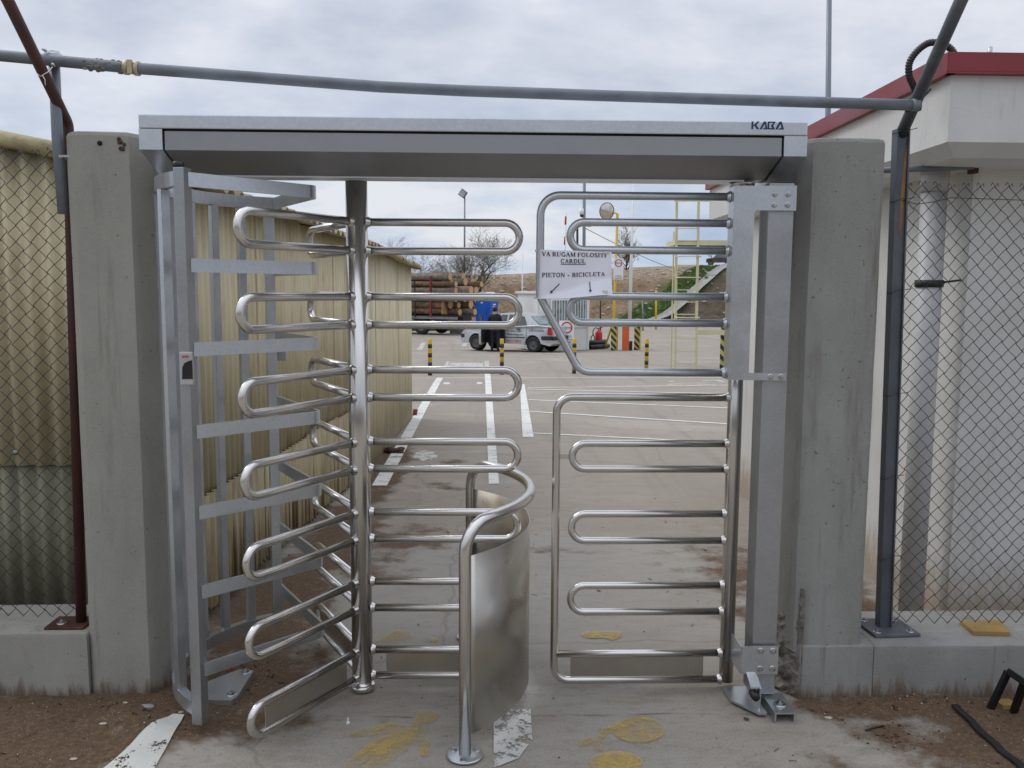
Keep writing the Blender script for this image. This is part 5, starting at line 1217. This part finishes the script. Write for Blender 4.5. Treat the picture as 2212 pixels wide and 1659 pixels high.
for k in range(n):
    x = wx0+(wx1-wx0)*(k+.5)/n; m = MB(); m.box((x, -.07, (wz0+wz1)/2), (.022, .022, wz1-wz0+.08)); link('window_bar', m.mesh('window_bar', MAT['white_paint']), wn)
m = MB(); m.box((-bw/2+.28, -.012, 1.0), (.42, .02, 1.9)); loc_build(m, 'door', 'white_paint', gb)
for x in (-bw/2+.03, bw/2-.03):
    m = MB(); m.box((x, -.01, 1.15), (.08, .06, 2.28), bev=.01); loc_build(m, 'corner_post', 'booth_white', gb)

def speed_sign(name, label, c, w, h, post, zb):
    t_ = thing(name, label, 'sign', (c.x, c.y, zb), 'speed limit signs')
    z = c.z-zb; m = MB(); m.box((0, 0, z), (w, .015, h), bev=.004); loc_build(m, 'board', 'white_plain', t_)
    r_ = w*.40; zc = z+h*.5-w*.48; m = MB(); n = 28
    for i in range(n):
        a = 2*math.pi*i/n
        m.v += [Vector((r_*math.cos(a), -.0105, zc+r_*math.sin(a))), Vector((r_*.76*math.cos(a), -.0105, zc+r_*.76*math.sin(a)))]
    for i in range(n): a = 2*i; b = 2*((i+1) % n); m.f.append([a, a+1, b+1, b]); m.m.append(0); m.sm.append(False)
    loc_build(m, 'red_ring', 'sign_red', t_)
    text_mesh('5km', w*.36, 'ink', t_, (0, -.0115, zc), (R(90), 0, 0)); text_mesh('VITEZA', w*.21, 'ink', t_, (0, -.0115, z-h*.5+w*.33), (R(90), 0, 0)); text_mesh('MAXIMA', w*.21, 'ink', t_, (0, -.0115, z-h*.5+w*.11), (R(90), 0, 0))
    if post:
        m = MB(); m.tube([(0, .03, 0), (0, .03, z)], .025, 10); loc_build(m, 'post', 'pole_steel', t_)
    return t_
c = P(1224, 715, 34.6); speed_sign('speed_sign', 'white speed limit board with red ring leaning at the booth front', c, .58, .82, True, gz(34.6))
m_pole = G(1324, 757)
mp_ = thing('mirror_pole', 'tall yellow pole carrying a round traffic mirror', 'mirror', m_pole)
top = P(1334, 462, m_pole.y); 
m = MB(); m.tube([m_pole, P(1326, 690, m_pole.y), top], .055, 12); m.build('pole', MAT['yellow_pole'], mp_)
c = P(1311, 456, m_pole.y-.1); m = MB(); m.lathe([(0, .06), (.14, .05), (.25, .025), (.33, 0)], c, (.45, -1, -.12), 28); mr = m.build('mirror_glass', MAT['mirror'], mp_)
m = MB(); m.lathe([(.32, -.02), (.35, -.02), (.35, .012), (.33, .012)], c, (.45, -1, -.12), 28); m.build('mirror_rim', MAT['black_plastic'], mp_)
m = MB(); m.bar(c+Vector((.15, .1, 0)), top, .05, .05); m.build('mirror_bracket', MAT['yellow_pole'], mp_)
m = MB(); m.bar(G(1306, 753), P(1326, 690, m_pole.y), .06, .06); m.build('brace', MAT['yellow_pole'], mp_)
c = P(1336, 581, m_pole.y-.12); speed_sign('speed_sign', 'small speed limit board on the yellow mirror pole', c, .40, .86, False, c.z-.43)

# boom barrier
bb = G(1351, 757); bt = thing('barrier_box', 'orange boom barrier cabinet between the striped posts', 'barrier', bb); bt.rotation_euler = (0, 0, R(-12))
m = MB(); m.box((0, 0, .62), (.28, .30, 1.24), bev=.02); loc_build(m, 'cabinet', 'orange', bt)
m = MB(); m.box((.0, -.152, .62), (.22, .006, 1.05)); loc_build(m, 'cabinet_door', 'orange', bt)
m = MB(); m.box((.22, -.05, .20), (.13, .2, .40), bev=.02); loc_build(m, 'motor_box', 'black_plastic', bt)
b0, b1 = P(1360, 700, bb.y), P(1368.5, 392, bb.y); m = MB(); m.tube([b0, b0.lerp(b1, .45), b1], [.085, .065, .03], 10); bo = m.build('raised_barrier_boom', MAT['white_paint'], loc=b0); tag(bo, 'white boom raised upright above the orange barrier box', 'boom')
b0, b1 = P(1216, 640, 42), P(1222.5, 460, 42); rb = thing('raised_barrier_boom', 'thin red and white boom raised behind the paper notice', 'boom', b0)
m = MB(); m.tube([b0-Vector((0, 0, 2.5)), b1], .045, 8); m.build('pole', MAT['white_paint'], rb)
for a in (.62, .86):
    m = MB(); p, q = b0.lerp(b1, a), b0.lerp(b1, a+.10); m.tube([p, q], .048, 8); m.build('red_band', MAT['sign_red'], rb)
# fire extinguisher
fe = G(1293, 753); ft = thing('fire_extinguisher', 'large red fire extinguisher with black hose beside the booth', 'fire extinguisher', fe)
m = MB(); m.lathe([(0, .05), (.13, .05), (.155, .09), (.155, .66), (.13, .74), (.05, .79), (.05, .83), (0, .83)], (0, 0, 0), n=20); loc_build(m, 'cylinder', 'red_paint', ft)
m = MB(); m.bar((-.05, 0, .86), (.16, 0, .93), .03, .04); loc_build(m, 'valve_handle', 'red_paint', ft)
m = MB(); m.tube(spline([Vector(q) for q in ((0, 0, .84), (-.16, -.04, .90), (-.27, -.08, .72), (-.20, -.16, .45), (-.28, -.1, .25), (-.35, -.1, .45), (-.27, -.16, .62))], 6), .022, 8); loc_build(m, 'hose', 'black_plastic', ft)
for s_ in (-1, 1):
    m = MB(); m.lathe([(0, -.02), (.09, -.02), (.09, .02), (0, .02)], (s_*.15, .1, .09), (1, 0, 0), 14); loc_build(m, 'wheel', 'rubber', ft)
# black pipes
for k, (x, y, dx) in enumerate(((1256, 752, 0), (1272, 755, 0), (1262, 742, 0), (1245, 750, 0))):
    p = G(x, 755); zz = p.z+.10+(.19 if y == 742 else 0); m = MB(); a = Vector((p.x, p.y-.2, zz)); b = a+Vector((.9+.1*k, 1.2, 0))
    m.lathe([(.085, 0), (.10, 0), (.10, 1.5), (.085, 1.5), (.085, 0)], a, (b-a), 18); o = m.build('drain_pipe', MAT['black_plastic'], loc=a); tag(o, 'black plastic pipe %s in the heap beside the fire extinguisher' % ['second from the left', 'farthest right', 'lying on top', 'farthest left'][k], 'pipe', 'black pipes heaped beside the booth')
# concrete block near the toilet
cb_ = G(993, 721); m = MB(); m.box(cb_+Vector((0, .3, .22)), (1.15, .6, .44), rz=R(-8), bev=.04); tag(m.build('concrete_block', MAT['drain_concrete'], loc=cb_), 'grey concrete block on the ground beyond the timber trailer', 'concrete block')

# cream ladder and platform --------------------------------------
lb = G(1485, 797); lt = thing('caged_ladder', 'cream painted steel ladder with safety cage and platform', 'ladder', lb)
YL = lb.y
for xt, xb, y0, w in ((1462, 1458, 432, .06), (1509, 1503, 432, .06), (1456, 1449, 500, .035)):
    m = MB(); m.bar(P(xb, 800, YL+(.0 if w > .05 else .25)), P(xt, y0, YL+(.0 if w > .05 else .25)), w, w); m.build('ladder_rail', MAT['cream_steel'], lt)
for k in range(12):
    y = 785-26.5*k
    if y < 455: break
    m = MB(); f = (797-y)/365; m.bar(P(1458+4*f, y, YL-.005), P(1503+6*f, y, YL-.005), .025, .025); m.build('rung', MAT['cream_steel'], lt)
zc = [P(1480, y, YL).z for y in (685, 640, 600, 555)]
for z in zc:
    m = MB(); c0 = P(1482, 600, YL); pts = [Vector((c0.x-.27, YL, z))]+arc((c0.x, YL-.28, z), .30, math.pi, 2*math.pi, 10, (1, 0, 0), (0, 1, 0))+[Vector((c0.x+.27, YL, z))]; m.tube(pts, .014, 6); m.build('cage_hoop', MAT['cream_steel'], lt)
for a in (-150, -90, -30):
    c0 = P(1482, 600, YL); x, y = c0.x+.30*math.cos(R(a)), YL-.28+.30*math.sin(R(a)); m = MB(); m.bar((x, y, zc[0]), (x, y, P(1480, 432, YL).z), .03, .012); m.build('cage_bar', MAT['cream_steel'], lt)
a, b = P(1458, 524, YL), P(1640, 520, YL); m = MB(); m.box(((a.x+b.x)/2, YL+.55, a.z), (b.x-a.x, 1.1, .13)); m.build('platform', MAT['cream_steel'], lt)
m = MB(); m.box(((a.x+b.x)/2, YL+.55, a.z-.09), (b.x-a.x-.1, 1.0, .04)); m.build('platform_grating', MAT['truck_dark'], lt)
for x in (1458, 1512, 1577, 1640):
    q = P(x, 520, YL+.02); m = MB(); m.bar(q, (q.x, q.y, P(1480, 432, YL).z), .04, .04); m.build('railing_post', MAT['cream_steel'], lt)
for y in (434, 478):
    m = MB(); m.bar(P(1512, y, YL+.02), P(1640, y, YL+.02), .035, .035); m.build('hand_rail', MAT['cream_steel'], lt)
m = MB(); m.bar(P(1458, 434, YL+.02), P(1512, 434, YL+1.05), .035, .035); m.build('hand_rail', MAT['cream_steel'], lt)
a, b = P(1508, 718, YL+.1), P(1640, 719, YL+.1); m = MB(); m.bar(a, b, .06, .13); m.build('lower_beam', MAT['cream_steel'], lt)
for x in (1640,):
    q = P(x, 800, YL+.1); m = MB(); m.bar((q.x, q.y, gz(YL)), (q.x, q.y, P(x, 520, YL).z), .1, .1); m.build('support_leg', MAT['cream_steel'], lt)

# poles, lamps ------------------------------------------------------
def pole(name, label, pb, pt_, r0_, r1_, matn, cat='pole'):
    t_ = thing(name, label, cat, pb); m = MB(); m.tube([pb, pb.lerp(pt_, .5), pt_], [r0_, (r0_+r1_)/2, r1_], 12); m.build('pole', MAT[matn], t_); return t_
b = P(1003, 640, 76); b.z = hill_z(b.x, 76); lp = pole('lamp_post', 'grey lamp post with floodlight rising behind the bare tree', b, P(1004, 421, 76), .10, .06, 'pole_steel', 'lamp post')
q = P(1000, 418, 76); m = MB(); m.box(q, (.62, .40, .60), bev=.05, M=Matrix.Rotation(R(35), 3, 'Y')); fl_ = m.build('floodlight', MAT['pole_steel'], lp)
m = MB(); m.box(q+Vector((-.05, -.21, 0)), (.46, .02, .46), M=Matrix.Rotation(R(35), 3, 'Y')); m.build('lamp_glass', MAT['lamp_glass'], fl_)
b = P(1262, 640, 42); b.z = gz(42); cp = pole('camera_pole', 'grey pole with white camera behind the booth', b, P(1262.5, 330, 42), .085, .07, 'pole_steel')
q = P(1257, 458, 42); m = MB(); m.tube([q+Vector((0, 0, -.12)), q+Vector((0, 0, .16))], .11, 12); cm = m.build('camera_housing', MAT['white_plain'], cp)
m = MB(); m.sphere(q+Vector((0, 0, -.15)), .10, 10); m.build('camera_dome', MAT['black_plastic'], cm)
m = MB(); m.bar(q, P(1262, 462, 42), .05, .05); m.build('camera_bracket', MAT['pole_steel'], cp)
b = P(1249, 640, 60); b.z = gz(60); sl = pole('street_lamp', 'small dark street lamp beside the camera pole', b, P(1247, 487, 60), .09, .08, 'truck_dark', 'lamp post')
m = MB(); m.tube(spline([P(1247, 492, 60), P(1250, 483, 60), P(1262, 482, 60), P(1268, 485, 60)], 5), .035, 6); m.build('arm', MAT['truck_dark'], sl)
m = MB(); m.sphere(P(1272, 487, 60), .26, 10, 0, (1.1, .6, .38)); m.build('lamp_head', MAT['lamp_glass'], sl)
b = P(1790, 620, 30); b.z = gz(30); pole('lamp_post', 'tall grey pole rising behind the red roof edge', b, P(1792.5, -120, 30), .12, .075, 'pole_steel', 'lamp post')
b = P(1127, 720, 46); b.z = gz(46); pole('flag_pole', 'slim white pole behind the silver car', b, P(1129, 545, 46), .035, .03, 'white_paint')
b = P(1417, 698, 62); b.z = gz(62); pole('marker_pole', 'short yellow pole standing below the green bank', b, P(1417.5, 627, 62), .07, .07, 'yellow_pole')
b = P(1389, 712, 60); b.z = gz(60); pole('marker_pole', 'thin grey pole between the striped posts', b, P(1388, 650, 60), .05, .05, 'pole_steel')
b = P(1297, 712, 60); b.z = gz(60); pole('marker_pole', 'thin dark pole beside the guard booth', b, P(1297, 640, 60), .05, .05, 'truck_dark')
m = MB(); a, b = P(1262, 492, 42), P(1600, 590, 80); m.tube([a.lerp(b, i/14)-Vector((0, 0, 1.0*math.sin(math.pi*i/14))) for i in range(15)], .016, 5); tag(m.build('overhead_cable', MAT['wire'], loc=a), 'thin overhead cable running right from the camera pole', 'cable')

# ================================================================== litter near the gate
def gnd(x, y, h=0): p = G(x, y); return Vector((p.x, p.y, ground_h(p.x, p.y)+h))
p = gnd(752, 1566, .006); m = MB(); m.lathe([(0, 0), (.0075, 0), (.0055, .012), (.0035, .014), (.0045, .034), (0, .036)], p, (-.15, .95, .1), 10); tag(m.build('wall_plug', MAT['white_plain'], loc=p), 'small white plastic plug lying left of the yellow figure', 'plug')
a, b = gnd(1870, 1580, .004), gnd(1909, 1571, .004); m = MB(); m.tube([a, a.lerp(b, .5)+Vector((0, .006, 0)), b], .004, 6); tag(m.build('stick', MAT['black_plastic'], loc=a), 'short black stick lying right of the gate', 'stick')
p = gnd(896, 897, 0); m = MB(); m.lathe([(.024, .0), (.027, .004), (.033, .085), (.036, .085), (.030, .003), (.0, .003)], p, (.12, .05, 1), 16); tag(m.build('plastic_cup', MAT['cup_brown'], loc=p), 'brown plastic cup standing on the white line', 'cup')
p = gnd(852, 978, .03); m = MB()
for k in range(14): m.sphere(p+Vector((random.uniform(-.11, .11), random.uniform(-.05, .05), random.uniform(-.02, .015))), random.uniform(.02, .04), 7, 0, (1.6, 1, .7))
tag(m.build('rubbish_heap', MAT['litter_brown'], loc=p), 'brown rag of rubbish on the white line by the shed', 'rubbish', kind='stuff')
p = gnd(498, 1449, .006); m = MB(); m.tube([p+Vector((.012*math.cos(a*.7), .008*math.sin(a*.7), 0)) for a in range(8)], .003, 6); tag(m.build('red_ring', MAT['sign_red'], loc=p), 'tiny red plastic ring on the ground inside the cage', 'ring')
p = gnd(317, 1547-12, .004); 
for k, (x, y, s_, lb_) in enumerate(((318, 1536, .024, 'flat grey stone in the soil below the left pillar'), (391, 1550, .009, 'small pale shard next to the white line end'), (224, 1580, .011, 'white splinter lying in the left soil'), (272, 1537, .008, 'tiny white chip in the left soil'), (160, 1645, .010, 'pale flake at the lower left edge of the soil'), (1790, 1553, .013, 'grey pebble in soil below the right plinth'))):
    q = gnd(x, y, s_*.2); m = MB(); m.sphere(q, s_, 8, 0, (1.5, .8, .35))
    for i, v_ in enumerate(m.v): m.v[i] = q+(v_-q)*(1+.35*noise.noise(v_*60))
    tag(m.build('stone', MAT['limestone' if k else 'drain_concrete'], loc=q), lb_, 'stone')
m = MB()
for k in range(700):
    x = random.uniform(-2.4, 2.6); y = random.uniform(2.2, 6.5); r_ = .001+.002*random.random()**3
    m.sphere((x, y, ground_h(x, y)+r_*.4), r_, 4, 0, (1.3, 1, .8))
tag(m.build('grit', MAT['litter_brown']), 'dark grit scattered over the concrete', 'grit', kind='stuff')
m = MB()
for k in range(220):
    d = random.choice(DIRT[:5]+DIRT[12:16]); x = random.gauss(d[0], d[2]*.6); y = random.gauss(d[1], d[3]*.6)
    if y > 3.42 and abs(x) > 1.2: continue
    r_ = .0012+.0035*random.random()**3; m.sphere((x, y, ground_h(x, y)+r_*.4), r_, 5, 0, (1.3, 1, .8))
tag(m.build('pebbles', MAT['limestone']), 'pale pebbles and chips in the soil', 'pebbles', kind='stuff')
m = MB()
for k in range(900):                                    # clods and crumbs of soil
    d = random.choice(DIRT[:6]+DIRT[12:16]+DIRT[17:19]); x = random.gauss(d[0], d[2]*.36); y = random.gauss(d[1], d[3]*.36)
    if y > 3.42 and abs(x) > 1.15: continue
    r_ = .002+.006*random.random()**4; q = Vector((x, y, ground_h(x, y)+r_*.3)); b_ = len(m.v); m.sphere(q, r_, 5, 0, (1.2, 1, .75))
    for i in range(b_, len(m.v)): m.v[i] = q+(m.v[i]-q)*(1+.4*noise.noise(m.v[i]*120))
tag(m.build('soil_clods', MAT['litter_brown']), 'brown crumbs of soil at the pillar feet', 'soil', kind='stuff')
m = MB()
for k in range(170):                                    # dry twigs and leaf scraps
    x, y = random.uniform(-2.2, 2.4), random.uniform(2.4, 7.5); a = random.random()*6.3; L = .008+.03*random.random()**2; q = Vector((x, y, ground_h(x, y)+.003)); dv = Vector((math.cos(a), math.sin(a), .06))
    if random.random() < .6: m.tube([q, q+dv*L*.5+Vector((0, 0, .002)), q+dv*L], .0011+.0008*random.random(), 4)
    else: s2 = Vector((-dv.y, dv.x, .1))*L*.3; m.add([q, q+dv*L*.5+s2, q+dv*L+Vector((0, 0, .004)), q+dv*L*.5-s2], [(0, 1, 2, 3)])
tag(m.build('leaf_litter', MAT['litter_dry']), 'dry twigs and leaf scraps on the concrete', 'litter', kind='stuff')
# black bent stand lower right
bs = thing('black_stand', 'black bent metal stand lying on the soil at the right edge', 'stand', gnd(2190, 1535))
for (x0, y0), (x1, y1), Ya, Yb in (((2135, 1540), (2178, 1450), 3.30, 3.30), ((2178, 1450), (2250, 1500), 3.30, 3.12), ((2189, 1540), (2211, 1478), 3.28, 3.22), ((2235, 1580), (2250, 1500), 3.12, 3.12)):
    m = MB(); a, b = P(x0, y0, Ya), P(x1, y1, Yb); m.bar(a, b, .026, .020, (0, -1, 0), bev=.004); m.build('bar', MAT['black_paint'], bs)
q = gnd(2172, 1532, .01); m = MB(); m.box(q, (.07, .05, .02), rz=R(10), bev=.002); tag(m.build('wood_block', MAT['wood_board'], loc=q), 'small orange wood block under the black stand', 'wood block')
a, b = gnd(2062, 1538, .006), gnd(2225, 1690, .006); m = MB(); n = 12; d = (b-a).normalized(); s2 = Vector((d.y, -d.x, 0))
for i in range(n+1):
    q = a.lerp(b, i/n)+s2*.0025*math.sin(i*1.7); q.z = ground_h(q.x, q.y)+.006; m.v += [q-s2*.016, q+s2*.016, q-s2*.014+Vector((0, 0, .006)), q+s2*.014+Vector((0, 0, .006))]
for i in range(n):
    e_ = 4*i
    for f in ((0, 4, 6, 2), (2, 6, 7, 3), (3, 7, 5, 1)): m.f.append([e_+j for j in f]); m.m.append(0); m.sm.append(False)
tag(m.build('rubber_strip', MAT['black_plastic'], loc=a), 'flat black rubber strip lying across the right soil', 'strip')

# ================================================================== unseen brick hall, added behind the viewer to give the steel dark reflections
hall = thing('reflection_hall', 'unseen low brown brick hall added behind the viewer for dark reflections in the steel', 'building', (0, -21, 0))
m = MB(); m.box((0, -26, 1.7), (110, 10, 3.4)); m.build('wall', MAT['reflection_hall_brick'], hall)
m = MB(); m.prism([(-31.4, 3.4), (-20.6, 3.4), (-26, 4.6)], (0, 1, 0), (0, 0, 1), (1, 0, 0), (0, 0, 0), -55.4, 55.4); m.build('roof', MAT['roof_sheet'], hall)
for k in range(14):
    x = -52+8*k; m = MB(); m.box((x, -20.98, 1.9), (3.2, .06, 1.3)); m.build('window', MAT['glass'], hall)
